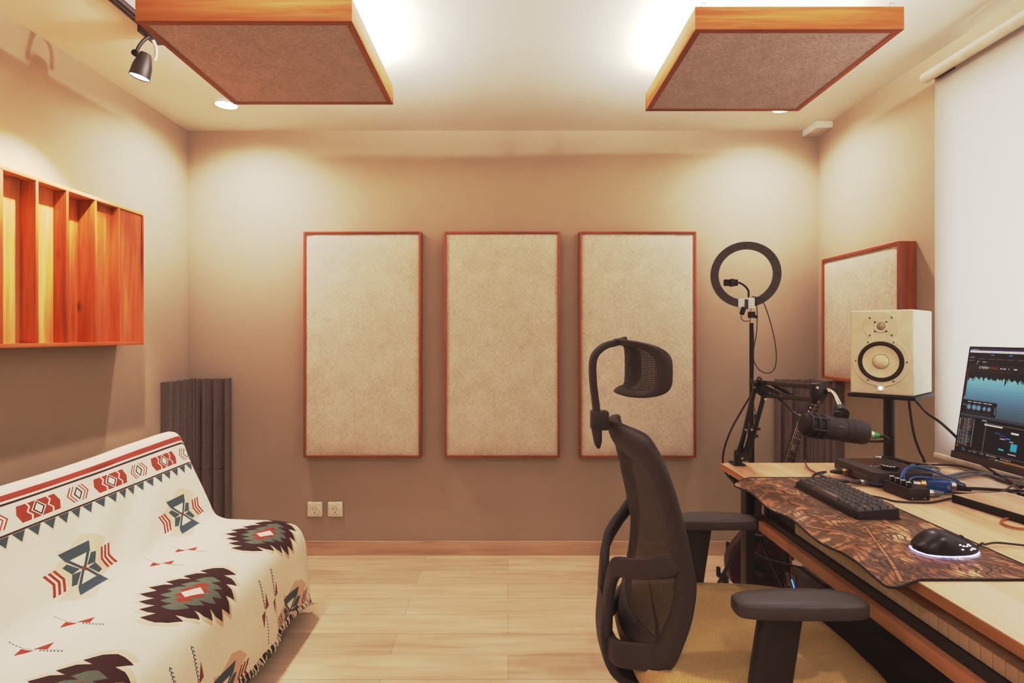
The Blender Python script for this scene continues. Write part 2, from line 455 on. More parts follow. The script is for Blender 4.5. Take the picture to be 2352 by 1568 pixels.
# ------------------------------------------------------------------ ceiling clouds
def cloud(x0, x1, y0, y1, z0, z1, label):
    t = thing('ceiling_panel', label, 'acoustic panel', ((x0+x1)/2, (y0+y1)/2, z0), 'square panels hung from the ceiling')
    f = MB(); b = .021
    f.box(x0, x1, y0, y0+b, z0, z1, 'cloud_wood_X', .0015); f.box(x0, x1, y1-b, y1, z0, z1, 'cloud_wood_X', .0015)
    f.box(x0, x0+b, y0+b, y1-b, z0, z1, 'cloud_wood_Y', .0015); f.box(x1-b, x1, y0+b, y1-b, z0, z1, 'cloud_wood_Y', .0015)
    f.build('frame', t, ang=30)
    r = MB(); r.box(x0+.001, x1-.001, y0+.001, y0+b, z0-.0012, z0, 'panel_frame_X'); r.box(x0+.001, x1-.001, y1-b, y1-.001, z0-.0012, z0, 'panel_frame_X')
    r.box(x0+.001, x0+b, y0+b, y1-b, z0-.0012, z0, 'panel_frame_Y'); r.box(x1-b, x1-.001, y0+b, y1-b, z0-.0012, z0, 'panel_frame_Y')
    r.build('lower_rim', t)
    MB().box(x0+b, x1-b, y0+b, y1-b, z0+.002, z0+.05, 'cloud_linen').build('fabric', t)
    for xx in (x0+.03, x1-.03):
        for yy in (y0+.012, y1-.012):
            h = MB(); h.tube([(xx+.008*math.cos(a), yy, z1+.01+.008*math.sin(a)) for a in [2*PI*k/14 for k in range(14)]], .0016, 'steel', 6, closed=True)
            h.cyl((xx, yy, z1-.004), (xx, yy, z1+.003), .0016, 'steel', seg=6)
            ho = h.build('hook', t)
            MB().cyl((xx, yy, z1+.017), (xx, yy, ZC), .0008, 'steel', seg=5).build('wire', ho)
    return t
LC = (-1.104, -.462, 1.675, 2.28); RC = (.575, 1.217, 1.738, 2.372)
cloud(*LC, 2.13, 2.20, 'square fabric panel in an orange wood frame hung from the ceiling above the sofa')
cloud(*RC, 2.14, 2.21, 'square fabric panel in an orange wood frame hung from the ceiling above the desk')

# ------------------------------------------------------------------ skyline diffuser on the left wall
xf, xw = -1.634, XL+.001
yn = [1.545, 1.685, 1.827, 1.965, 2.101, 2.245, 2.379, 2.538]
dep = [.024, .07, .056, .050, .068, .026, .004]
t = thing('wood_diffuser', 'orange wooden sound diffuser with vertical wells of different depths on the left wall', 'sound diffuser', (XL, 2.04, 1.159))
z0, z1 = 1.159, 1.75
f = MB()
f.box(xw, xf, yn[0]-.012, yn[-1], z1-.014, z1, 'cloud_wood_Y', .001); f.box(xw, xf, yn[0]-.012, yn[-1], z0, z0+.014, 'orange_wood_Y', .001)
f.box(xw, xf, yn[0]-.012, yn[0], z0+.014, z1-.014, 'orange_wood_Z'); f.box(xw, xf, yn[-1]-.010, yn[-1], z0+.014, z1-.014, 'orange_wood_Z')
f.build('frame', t, ang=30)
for y in yn[1:-1]:
    MB().box(xw, xf-.001, y-.006, y+.006, z0+.014, z1-.014, 'orange_wood_Z', .0008).build('fin', t)
for i, d in enumerate(dep):
    o = MB().box(xw, xf-d, yn[i]+.006, yn[i+1]-.006, z0+.014, z1-.014, 'cloud_wood_Z' if i in (1, 2, 3) else 'orange_wood_Z').build('well_board', t)  # paler wood on some boards paints in the lamplight on the wells

# ------------------------------------------------------------------ ceiling lights
for (x, y, lab) in ((-1.362, 2.737, 'round recessed ceiling light in the corner above the sofa'), (1.349, 2.78, 'round recessed ceiling light in the corner above the speaker')):
    t = thing('downlight', lab, 'ceiling light', (x, y, ZC), 'recessed ceiling lights')
    MB().lathe([(.060, 0), (.060, -.006), (.050, -.008), (.048, -.002)], (x, y, ZC), (0,0,1), 'white_plastic').build('rim', t)
    MB().lathe([(.0, -.004), (.048, -.004)], (x, y, ZC), (0,0,1), 'led_disc').build('lens', t)
t = thing('track_rail', 'slim dark lighting rail running along the ceiling above the sofa', 'rail', (-1.30, 1.2, ZC))
r = MB()
for a, b, m in ((-.018, -.012, 'dark_steel'), (-.006, .006, 'dark_steel'), (.012, .018, 'dark_steel')):
    r.box(-1.30+a, -1.30+b, .2, 2.12, ZC-.016, ZC-.001, m)
r.box(-1.318, -1.282, .2, 2.12, ZC-.004, ZC-.0005, 'rail_line'); r.build('rail', t)
t = thing('track_spotlight', 'brown spotlight on the ceiling rail tilted towards the left wall', 'spotlight', (-1.30, 2.06, ZC-.017))
MB().box(-1.318, -1.282, 2.01, 2.11, ZC-.040, ZC-.016, 'dark_steel', .003).build('adapter', t)
b = MB(); c0 = Vector((-1.325, 2.065, 2.215)); ax = Vector((-.22, -.05, -.97)).normalized()
b.tube(catmull([(-1.30, 2.05, 2.282), (-1.316, 2.042, 2.262), (-1.33, 2.036, 2.235), (-1.338, 2.036, 2.215)], 4), .006, 'dark_steel', 8)
b.tube(catmull([(-1.30, 2.07, 2.282), (-1.300, 2.09, 2.262), (-1.303, 2.096, 2.235), (-1.31, 2.094, 2.215)], 4), .006, 'ivory_plastic', 8)
b.cyl((-1.34, 2.028, 2.214), (-1.34, 2.038, 2.214), .011, 'matte_black'); b.build('bracket', t)
h = MB(); h.lathe([(.0, .0), (.018, .0), (.022, .012), (.026, .028), (.031, .05), (.034, .085), (.035, .09), (.033, .091), (.032, .086)], c0-ax*.012, ax, 'dark_steel'); h.build('head', t)
MB().lathe([(.0, .086), (.032, .086)], c0-ax*.012, ax, 'spot_glow').build('lens', t)

# ------------------------------------------------------------------ foam folded into the corners
def foam_piece(side, z0, z1, label):
    xw = XL if side < 0 else XR; sgn = 1 if side < 0 else -1
    t = MB(); L = .245; n = 10
    prof = []                                           # (distance from corner along wall, thickness)
    q = 4
    for k in range(q):
        a = L*(1-k/q); w_ = L/q
        prof += [(a, .046), (a-w_*.30, .050), (a-w_*.42, .016), (a-w_*.62, .012), (a-w_*.86, .048)]
    pts = []
    for a, th in prof: pts.append((xw+sgn*th, YB-max(a, th+.002)))
    pts.append((xw+sgn*.045, YB-.045))
    for a, th in prof[::-1]: pts.append((xw+sgn*max(a, th+.002), YB-th))
    out = pts + [(xw+sgn*L, YB-.013), (xw+sgn*.001, YB-.013), (xw+sgn*.001, YB-L)]
    nz = 6; rows = []
    for i in range(nz+1):
        z = z0+(z1-z0)*i/nz; r = []
        for j, (x, y) in enumerate(out):
            wob = .003*noise.noise(Vector((x*9, y*9, z*6))) if j < len(pts) else 0
            dz = .004*math.sin(j*1.3) if i == nz else 0
            r.append((x+sgn*abs(wob), y-abs(wob), z+dz))
        rows.append(r)
    V = t.grid(rows, 'charcoal_foam', close_v=True)
    for r in (V[0], V[-1]):
        f = t.bm.faces.new(r); f.material_index = 0
    o = t.build('corner_foam', smooth=True, ang=25, loc=(xw, YB, z0))
    tag(o, label, 'acoustic foam', 'ridged foam in the corners')
foam_piece(-1, .478, .965, 'upper piece of ridged charcoal foam in the corner behind the sofa')
foam_piece(-1, .079, .474, 'lower piece of ridged charcoal foam in the corner behind the sofa')
foam_piece(1, .478, .960, 'upper piece of ridged charcoal foam in the corner behind the guitar neck')
foam_piece(1, .079, .474, 'lower piece of ridged charcoal foam in the corner behind the desk, near the floor')

# ------------------------------------------------------------------ sockets
def outlet(x, label):
    z = .25; y = YB
    t = thing('wall_socket', label, 'socket', (x, y, z), 'sockets on the back wall')
    p = MB(); p.box(x-.042, x+.042, y-.012, y-.0005, z-.042, z+.042, 'ivory_plastic', .009, seg=3); p.build('cover', t)
    s = MB(); s.lathe([(.024, .0125), (.0215, .014), (.019, .0125), (.0185, .002), (0, .002)], (x, y, z), (0,-1,0), 'ivory_plastic'); 
    s.build('recess', t)
    h = MB()
    for dx in (-.009, .009): h.lathe([(.0024, .0145), (0, .0148)], (x+dx, y, z+.002), (0,-1,0), 'matte_black', 12)
    h.box(x-.002, x+.002, y-.0149, y-.0143, z-.018, z-.0115, 'matte_black'); h.build('pin_hole', t)
outlet(-1.056, 'cream wall socket on the left of the pair, nearest the sofa')
outlet(-.945, 'cream wall socket on the right of the pair, farther from the sofa')

# ------------------------------------------------------------------ roller blind
t = thing('roller_blind', 'white roller blind pulled down over the window on the right wall', 'blind', (1.63, 1.2, 2.2))
r = MB(); r.lathe([(0, -.006), (.014, -.005), (.0205, .002), (.0205, 2.1), (0, 2.1)], (1.63, 2.215, 2.205), (0,-1,0), 'ivory_plastic'); r.build('roller', t)
MB().box(1.6585, 1.660, .12, 2.20, .745, 2.20, 'roller_blind_cloth').build('cloth', t, smooth=False)
MB().box(1.652, 1.666, .12, 2.20, .728, .746, 'ivory_plastic', .003).build('bottom_bar', t)
MB().box(1.640, 1.690, 2.10, 2.185, 2.19, 2.225, 'dark_steel', .002).build('bracket', t)

# ------------------------------------------------------------------ sofa and its throw
PR = [(-1.555,.50),(-1.53,.64),(-1.51,.73),(-1.467,.782),(-1.415,.775),(-1.27,.44),(-1.22,.415),(-.96,.405),(-.90,.385),(-.875,.33),(-.865,.18),(-.87,.055)]
SS = [0.0]
for a, b in zip(PR, PR[1:]): SS.append(SS[-1]+math.dist(a, b))
S0 = SS[4]-.299                                        # throw measure: ridge front at s = .299
def raw(s):
    s = min(max(s+S0, 0), SS[-1])
    for i in range(len(PR)-1):
        if s <= SS[i+1] or i == len(PR)-2:
            f = (s-SS[i])/(SS[i+1]-SS[i]); return (PR[i][0]+(PR[i+1][0]-PR[i][0])*f, PR[i][1]+(PR[i+1][1]-PR[i][1])*f)
TAB = []
SMIN, SMAX = -S0, SS[-1]-S0
for k in range(401):
    s = SMIN+(SMAX-SMIN)*k/400; a = [raw(s+d) for d in (-.024,-.016,-.008,0,.008,.016,.024)]
    TAB.append((sum(p[0] for p in a)/7, sum(p[1] for p in a)/7))
def prof(s):
    q = min(max((s-SMIN)/(SMAX-SMIN)*400, 0), 399.999); i = int(q); f = q-i
    return TAB[i][0]*(1-f)+TAB[i+1][0]*f, TAB[i][1]*(1-f)+TAB[i+1][1]*f
YE, RE = 2.452, .035
def throw(s, t, lift=0.0):
    x, z = prof(s); x2, z2 = prof(min(s+.004, SMAX)); x1, z1 = prof(max(s-.004, SMIN))
    tx, tz = x2-x1, z2-z1; L = math.hypot(tx, tz) or 1; nx, nz = -tz/L, tx/L       # outward normal
    if nz < 0 and s < 1.0 and s > .25: nx, nz = -nx, -nz
    if s <= .25: nx, nz = (-abs(nx) if s < .2 else nx), abs(nz)
    if s >= 1.0: nx, nz = abs(nx), abs(nz)
    w = .0035*noise.noise(Vector((s*7, t*5, 0)))
    cr = math.exp(-((s-.68)/.10)**2); w += cr*.008*noise.noise(Vector((s*5, t*9, 3)))+.004*cr
    bk = 1 if .33 < s < .66 else 0
    w += bk*.005*math.sin(t*23+s*30)*math.exp(-((t-1.95)/.22)**2)
    fr = min(1, max(0, (s-1.10)/.2)); w += fr*(.011*math.sin(t*17+1.5*math.sin(t*5))+.006*noise.noise(Vector((s*3, t*11, 5))))+fr*.012
    rg = math.exp(-((s-.27)/.08)**2); zz = -.012*rg*math.sin((t-1.3)*4.0)*1.0
    w += lift
    y = t; dz = 0
    e = t-(YE-RE)
    if e > 0:
        th = min(e/RE, PI/2); y = YE-RE+RE*math.sin(th)+.004*math.sin(s*25)*min(1, e*8); dz = RE*(1-math.cos(th))+max(0, e-RE*PI/2)
        if th >= PI/2: y += max(w, 0)
    return Vector((x+nx*w, y, max(z+nz*w+zz-dz, .03)))

so = thing('sofa', 'low sofa against the left wall hidden under a patterned throw', 'sofa', (-1.2, 1.5, 0))
p = MB(); p.box(-1.25, -.905, .66, 2.42, .13, .385, 'sofa_cloth', .03); p.build('seat', so)
bp = [(-1.50,.14),(-1.52,.60),(-1.49,.71),(-1.46,.745),(-1.43,.735),(-1.30,.44),(-1.27,.14)]
MB().prism([(x, .66, z) for x, z in bp], (0, 1.76, 0), 'sofa_cloth', .012).build('backrest', so)
for x in (-1.44, -.95):
    for y in (.72, 2.36): MB().cyl((x, y, .0), (x, y, .135), .018, 'black_metal').build('leg', so)

polys = []                                             # (colour, [(s, t)...]) painted in order
def P_(c, pts): polys.append((c, pts))
WH, TAN, BRN, RED, TEAL, GRN = 'throw_cream', 'throw_tan', 'throw_brown', 'throw_red', 'throw_teal', 'throw_green'
def wov(name, c, c2, sc=700):
    n = NT(name); f = n.noise(n.coords((sc, sc, sc)), 1, 2); g = n.noise(n.coords((3,3,3)), 1, 3)
    col = n.ramp(f, [(.42, c2), (.58, c)])
    col = n.mix(n.math('MULTIPLY', g, .25), col, c2)
    n.col(col); n.set(.95, 0, .1); n.bump(f, .35, .001); n.b.inputs['Sheen Weight'].default_value = .1; M[name] = n.m
wov(WH, rgb(250,241,224), rgb(235,222,200)); wov(TAN, rgb(232,210,182), rgb(218,194,164))
wov(BRN, rgb(84,54,54), rgb(58,38,40)); wov(RED, rgb(172,88,66), rgb(140,66,52))
wov(TEAL, rgb(92,118,122), rgb(66,88,94)); wov(GRN, rgb(128,140,122), rgb(98,112,98))
T0, T1 = .62, YE+.33
def band(a, b, c): P_(c, [(a, T0-.01), (b, T0-.01), (b, T1+.01), (a, T1+.01)])
band(.175, .19, BRN); band(.205, .222, RED); band(.236, .242, BRN); band(.312, .332, RED); band(.339, .346, BRN)
per = .152; d0 = 1.664
def inb(lst, c): P_(c, lst)
k = -8
while d0+k*per < T1+.1:
    c = d0+k*per; a, b = .360, .412; m = (a+b)/2; k += 1
    if k % 2 == 1:   # solid red blocks with a framed diamond
        P_(RED, [(a, c-.066), (m, c-.076), (b, c-.066), (b, c+.066), (m, c+.076), (a, c+.066)])
        for sg in (-1, 1):
            y = c+sg*.036; z_ = .006
            P_(WH, [(a-.001, y), (a+.013, y+z_), (m, y-z_), (b-.013, y+z_), (b+.001, y), (b+.001, y+.006), (b-.013, y+z_+.006), (m, y-z_+.006), (a+.013, y+z_+.006), (a-.001, y+.006)])
        P_(WH, [(a-.001, c), (m, c-.026), (b+.001, c), (m, c+.026)])
        P_(BRN, [(a+.003, c), (m, c-.021), (b-.003, c), (m, c+.021)]); P_(WH, [(a+.009, c), (m, c-.015), (b-.009, c), (m, c+.015)])
    else:            # open chevrons around a diamond
        for q, w_ in ((.050, .006), (.036, .005)):
            for sg in (-1, 1):
                P_(RED, [(a, c+sg*(q-.022)), (m, c+sg*q), (b, c+sg*(q-.022)), (b, c+sg*(q-.022-w_)), (m, c+sg*(q-w_)), (a, c+sg*(q-.022-w_))])
        P_(BRN, [(a+.004, c), (m, c-.020), (b-.004, c), (m, c+.020)]); P_(WH, [(a+.010, c), (m, c-.013), (b-.010, c), (m, c+.013)])
band(.425, .431, BRN)
t = T0+.01
while t < T1:
    P_(TAN, [(.4305, t-.0265), (.469, t), (.4305, t+.0265)]); t += .0525
t = T0+.01
while t < T1:
    P_(TEAL, [(.4315, t-.0215), (.461, t), (.4315, t+.0215)]); t += .0525
def hourglass(s, t, q=1.0, fl=1):
    def R(l, c): P_(c, [(s+a*q, t+b*q) for a, b in l])
    # the woven tan surround, the teal hourglass and two stacks of red chevrons
    R([(-.085,-.06),(-.052,-.055),(-.03,-.125),(-.012,-.075),(.012,-.10),(.03,-.075),(.05,-.125),(.085,-.075),(.10,-.03),(.07,.03),(.085,.065),(.05,.06),(.03,.13),(.012,.08),(-.012,.11),(-.03,.08),(-.05,.125),(-.085,.09),(-.10,.04),(-.07,-.02)], TAN)
    for sg in (-1, 1):
        R([(sg*.070,-.060),(sg*.070,.060),(sg*.040,.046),(sg*.040,-.046)], TEAL)
        for s2 in (-1, 1):
            R([(sg*.042,s2*.046),(sg*.042,s2*.033),(0,-s2*.003),(-sg*.002,s2*.006)], TEAL)
            R([(sg*.004,s2*.014),(sg*.034,s2*.046),(sg*.030,s2*.066),(0,s2*.046)], TEAL)
        R([(sg*.037,-.028),(sg*.006,0),(sg*.037,.028)], WH)
    R([(-.009,0),(0,-.008),(.009,0),(0,.008)], RED)
    for sg in (-1, 1):
        for j in range(3):
            u = .074+j*.018
            R([(-.034,sg*(u+.016)), (0,sg*u), (.034,sg*(u+.016)), (.034,sg*(u+.026)), (0,sg*(u+.010)), (-.034,sg*(u+.026))], RED)
def medallion(s, t, q=1.0):
    def saw(w, h, n, tip):
        half = []                                       # right side from far (+t) to near (-t)
        for k in range(-n, n):
            y0 = h*k/n; y1 = h*(k+1)/n
            ym = (y0+y1)/2; env = w*(1-(abs(ym)/h)**1.15*.72)
            half += [(env-tip*.9, y0+(y1-y0)*.05), (env, y0+(y1-y0)*.62), (env-tip, y1-(y1-y0)*.05)]
        top = [(w*.12, h*1.0), (w*.02, h*1.03)]
        r = half+top; l = [(-a, -b) for a, b in r]
        return [(s+a*q, t+b*q) for a, b in r+l]
    P_(TAN, saw(.176, .198, 4, .034)); P_(BRN, saw(.158, .178, 4, .034)); P_(GRN, saw(.098, .110, 3, .026)); P_(RED, saw(.056, .066, 2, .020))
    P_(WH, [(s-.034*q, t-.004*q), (s-.004*q, t-.036*q), (s+.034*q, t+.004*q), (s+.004*q, t+.036*q)])
def arrow(s, t, L=.14, fl=1):                           # a fletched dash crossed by two red triangles, lying along s
    for k in range(8):
        a = s-L/2+L*k/8*.55; P_(TEAL, [(a, t-.0015), (a+.007, t-.001), (a+.009, t+.002), (a+.002, t+.0015)])
    for k in range(7):
        a = s+.012+k*.009
        P_(TEAL, [(a, t-.001), (a+.008, t-.006), (a+.011, t-.006), (a+.004, t), (a+.011, t+.006), (a+.008, t+.006), (a, t+.001)])
    P_(RED, [(s-.004, t+.002), (s+.022, t+.036*fl), (s+.030, t+.004)]); P_(RED, [(s+.004, t-.004), (s-.030, t-.004), (s-.022, t-.036*fl)])
def arrow_t(s, t):
    for k in range(9): 
        a = s-.11+k*.0115; P_(TEAL, [(a, t-.001), (a+.009, t-.006), (a+.012, t-.003), (a+.005, t+.001), (a+.012, t+.005), (a+.009, t+.007)])
    for k in range(9):
        a = s+.02+k*.0115; P_(TEAL, [(a, t-.0035), (a+.008, t-.0005), (a+.008, t+.0035), (a, t+.001)])
    P_(RED, [(s, t), (s-.05, t+.026), (s-.004, t+.03)]); P_(RED, [(s, t), (s+.05, t-.024), (s+.006, t-.028)])
j = -2
while True:
    tc = 1.752+.523*j
    if tc > T1+.2: break
    if tc > .3:
        medallion(.964, tc)
        hourglass(.608, tc-.032); hourglass(1.325, tc-.07+.02 if False else tc-.03)
        arrow(.762, tc+.30-.523+.02); arrow(.752, tc+.19+.0)
        arrow_t(1.205, tc+.245); arrow_t(1.205, tc+.345)
    j += 1

def build_throw():
    verts, edges = [], []; key = {}
    def V(p):
        k = (round(p[0], 4), round(p[1], 4))
        if k not in key: key[k] = len(verts); verts.append(Vector(k))
        return key[k]
    A, B = .135, 1.345
    gs = [A+(B-A)*i/84 for i in range(85)]; gt = [T0+(T1-T0)*i/130 for i in range(131)]
    for s in gs:
        for t in gt: V((s, t))
    clip = []
    for c, pts in polys:
        if all(p[0] < A or p[0] > B or p[1] < T0 or p[1] > T1 for p in pts) and not (pts[0][0] >= A and pts[0][0] < B): continue
        q = [(min(max(a, A), B), min(max(b, T0), T1)) for a, b in pts]; clip.append((c, q))
        n = len(q)
        for i in range(n):
            a, b = q[i], q[(i+1) % n]; L = math.dist(a, b)
            if L < 1e-5: continue
            m = max(1, int(L/.016)); prev = V(a)
            for k in range(1, m+1):
                cur = V((a[0]+(b[0]-a[0])*k/m, a[1]+(b[1]-a[1])*k/m))
                if cur != prev: edges.append((prev, cur))
                prev = cur
    vo, eo, fo, _, _, _ = delaunay_2d_cdt(verts, edges, [], 0, 1e-6, False)
    cen = np.array([[sum(vo[i][0] for i in f)/3, sum(vo[i][1] for i in f)/3] for f in fo])
    mats = [WH, TAN, BRN, RED, TEAL, GRN]; idx = np.zeros(len(fo), int)
    for c, q in clip:
        q = np.array(q); lo, hi = q.min(0), q.max(0)
        sel = np.where((cen[:,0] >= lo[0]) & (cen[:,0] <= hi[0]) & (cen[:,1] >= lo[1]) & (cen[:,1] <= hi[1]))[0]
        if not len(sel): continue
        x, y = cen[sel,0], cen[sel,1]; ins = np.zeros(len(sel), bool); n = len(q)
        for i in range(n):
            x0, y0 = q[i]; x1, y1 = q[(i+1) % n]
            if y0 == y1: continue
            cr = ((y0 > y) != (y1 > y)) & (x < (x1-x0)*(y-y0)/(y1-y0)+x0); ins ^= cr
        idx[sel[ins]] = mats.index(c)
    me = bpy.data.meshes.new('patterned_throw')
    me.from_pydata([throw(v[0], v[1]) for v in vo], [], [tuple(f) for f in fo])
    for m in mats: me.materials.append(M[m])
    me.polygons.foreach_set('material_index', idx.astype(np.int32)); me.polygons.foreach_set('use_smooth', [True]*len(fo))
    me.update(); o = bpy.data.objects.new('patterned_throw', me); C.objects.link(o)
    return tag(o, 'cream woven throw with brown, red and teal geometric motifs draped over the whole sofa', 'throw')
th = build_throw()
fr = MB(); random.seed(3)
t = T0+.02
while t < YE-.03:                                        # knotted strands along both hems
    if t > 1.2:
        p = throw(1.34, t); dx = random.uniform(-.012, .012)
        fr.tube([p, p+Vector((.005+random.uniform(0,.006), dx*.5, -.012)), p+Vector((random.uniform(-.004,.012), dx, -.024))], .0022, random.choice(['throw_cream', 'throw_cream', 'matte_black']), 4)
    p = throw(.19, t); q = throw(.15, t); 
    if t > 1.3 and random.random() < .8:
        fr.tube([p+Vector((0,0,.001)), p+Vector((-.006, random.uniform(-.01,.01), .010)), p+Vector((-.014, random.uniform(-.02,.02), random.uniform(.002,.016)))], .0014, random.choice(['throw_cream', 'throw_cream', 'matte_black']), 4)
    t += random.uniform(.006, .010)
fo_ = fr.build('fringe', th); fo_['kind'] = 'stuff'

# ------------------------------------------------------------------ office chair (faces +X)
ch = thing('office_chair', 'black office chair with mesh back, headrest and tan fabric seat, turned towards the desk', 'chair', (.50, 1.325, 0))
YC = 1.325
def lerp_tab(tab, v):
    if v <= tab[0][0]: return tab[0][1]
    for (a, x), (b, y) in zip(tab, tab[1:]):
        if v <= b: f = (v-a)/(b-a); f = f*f*(3-2*f)*.5+f*.5; return x+(y-x)*f
    return tab[-1][1]
EDX = [(.52,.322), (.56,.328), (.60,.338), (.66,.352), (.72,.357), (.80,.342), (.88,.325), (.94,.308), (1.0,.285)]
def midoff(z): return lerp_tab([(.52,.055), (.60,.04), (.70,.055), (.80,.055), (.90,.055), (1.0,.048)], z)
def backx(u, z, hw): 
    e = min(1, abs(u)/hw); return lerp_tab(EDX, z)-midoff(z)*(1-e**2.2)
HW = [(.505,.13), (.515,.172), (.53,.195), (.56,.214), (.64,.234), (.72,.243), (.80,.236), (.90,.222), (.955,.205), (.985,.175), (.998,.14)]
def hw(z): return lerp_tab(HW, z)
# outline ring of the back
ringo = []
zs = [.515, .522, .535, .56, .60, .64, .68, .72, .76, .80, .84, .88, .92, .95, .972, .988, .997]
for z in zs: ringo.append((hw(z), z))
top = [(.10, 1.003), (0, 1.005), (-.10, 1.003)]
bot = [(-.07, .508), (0, .506), (.07, .508)]
outl = ringo+top+[(-a, z) for a, z in ringo[::-1]]+bot
def bp3(u, z, off=0): return Vector((backx(u, z, max(hw(z), .12))+off, YC+u, z))
def inset(pts, d):
    n = len(pts); out = []
    for i in range(n):
        a, b = Vector(pts[i-1]), Vector(pts[(i+1) % n]); t = (b-a).normalized(); nn = Vector((-t.y, t.x))
        out.append(tuple(Vector(pts[i])+nn*d))
    return out
wid = [.036 if (.54 < z < .97) else .04 for u, z in outl]
def wd(u, z): return .070 if z > .93 else (.052 if z > .60 else .058)
inn = []
base_in = inset(outl, 1.0)
for (u, z), (a, b) in zip(outl, base_in):
    w_ = wd(u, z); inn.append((u+(a-u)*w_, z+(b-z)*w_))
f = MB(); rows = []
for i in range(len(outl)):
    (u, z), (a, b) = outl[i], inn[i]; m = ((u+a)/2, (z+b)/2)
    r = [bp3(u, z, 0), bp3(u, z, .010)+Vector((0, (0.0), 0)), bp3(*m, .016), bp3(a, b, .008), bp3(a, b, -.004), bp3(*m, -.012), bp3(u+(a-u)*.1, z+(b-z)*.1, -.008)]
    rows.append(r)
f.grid(rows, 'chair_plastic', close_u=True, close_v=True)
fo = f.build('back_frame', ch, ang=60)
ss = fo.modifiers.new('s', 'SUBSURF'); ss.levels = 2; ss.render_levels = 2
g = MB(); n = len(inn); cz = .75; rows = []
for k in range(0, 13):
    q = k/12; rows.append([bp3(u*1.03*q, .75+(z-.75)*(q*1.01), .002) for u, z in inn])
V = g.grid(rows[1:], 'chair_mesh', close_v=True); c = g.bm.verts.new(bp3(0, .75, .002))
for i in range(n): 
    fc = g.bm.faces.new([c, V[0][i], V[0][(i+1) % n]]); fc.material_index = 0
g.build('back_mesh', ch, ang=80)
# rear spine and lumbar bands
s = MB()
spine = catmull([(.229, YC, .60), (.224, YC, .56), (.222, YC, .51), (.232, YC, .455), (.262, YC, .418), (.33, YC, .40), (.42, YC, .41)], 6)
s.tube(spine, 1, 'chair_plastic', 16, flat=(.046, .012, (0,1,0)))
s.build('spine', ch, ang=50)
for sg in (-1, 1):
    lb = MB()
    A_ = catmull([(.226, YC+sg*.030, .52), (.227, YC+sg*.036, .58), (.231, YC+sg*.042, .635), (.240, YC+sg*.068, .684), (.262, YC+sg*.115, .702), (.292, YC+sg*.160, .720), (.338, YC+sg*.212, .752)], 7)
    lb.tube(A_, [1]*(len(A_)-6)+[1.05, 1.1, 1.1, 1.05, .9, .7], 'chair_plastic', 16, flat=(.010, .021, (1,0,0)))
    lb.build('lumbar_support', ch, ang=50)
    lb = MB(); A_ = catmull([(.232, YC+sg*.02, .497), (.240, YC+sg*.08, .503), (.282, YC+sg*.13, .522), (.322, YC+sg*.182, .548)], 7)
    lb.tube(A_, [1]*(len(A_)-5)+[.98, .92, .84, .72, .6], 'chair_plastic', 16, flat=(.010, .026, (1,0,0))); lb.build('lower_back_band', ch, ang=50)
# headrest
hr = MB(); rows = []
def hp(u, v, off):
    x = .272+.070*abs(u/.145)**1.8; rear = -.020*abs(v)**5-.004*(1-v*v)*0
    zc = 1.130-.008*abs(u/.145)
    return Vector((x+rear*(1 if u == u else 0)+off+ .012*v*0, YC+u, zc+.064*v))
NU, NV = 24, 12
def sq(u, v):                                            # round the corners of the pad
    return u, v*(1-.30*abs(u)**5)
for sgn_, mat_ in ((0, 'chair_plastic'),):
    outr = []
    for k in range(56):
        a = 2*PI*k/56; ca, sa = math.cos(a), math.sin(a)
        u = math.copysign(abs(ca)**.45, ca); v = math.copysign(abs(sa)**.55, sa); outr.append((u, v))
    rows = []
    for q, off in ((1.0, .004), (1.0, -.008), (.93, -.013), (.80, -.010), (.75, -.003), (.75, .006), (.82, .012), (.93, .012)):
        rows.append([hp(.145*u*(q if q > .9 else q*1.06), v*q, off) for u, v in outr])
    hr.grid(rows, 'chair_plastic', close_u=True, close_v=True)
o = hr.build('headrest_frame', ch, ang=60); m_ = o.modifiers.new('s', 'SUBSURF'); m_.levels = 1; m_.render_levels = 1
hm = MB(); rows = [[hp(.145*u*.81*q, v*.77*q, .003) for u, v in outr] for q in (.05, .25, .5, .75, 1)]
hm.grid(rows, 'chair_mesh', close_v=True); hm.build('headrest_mesh', ch, ang=80)
a = MB(); arm = catmull([(.208, YC, .985), (.206, YC, 1.03), (.199, YC, 1.09), (.198, YC, 1.135), (.206, YC, 1.158), (.226, YC, 1.175), (.252, YC, 1.183), (.276, YC, 1.190)], 6)
a.tube(arm, [1]*20+[1+.14*i for i in range(len(arm)-20)], 'chair_plastic', 14, flat=(.0075, .018, (0,1,0))) if False else None
for i in range(1): a.tube(arm, 1, 'chair_plastic', 14, flat=(.018, .0075, (0,1,0)))
a.build('headrest_arm', ch, ang=50)
b = MB(); b.box(.194, .234, YC-.019, YC+.019, .980, 1.024, 'chair_plastic', .005)
b.prism([(.196, YC-.014, .982), (.218, YC-.014, .982), (.218, YC-.014, .955), (.214, YC-.014, .938), (.208, YC-.014, .936), (.203, YC-.014, .945)], (0, .028, 0), 'chair_plastic', .003); b.build('headrest_bracket', ch)
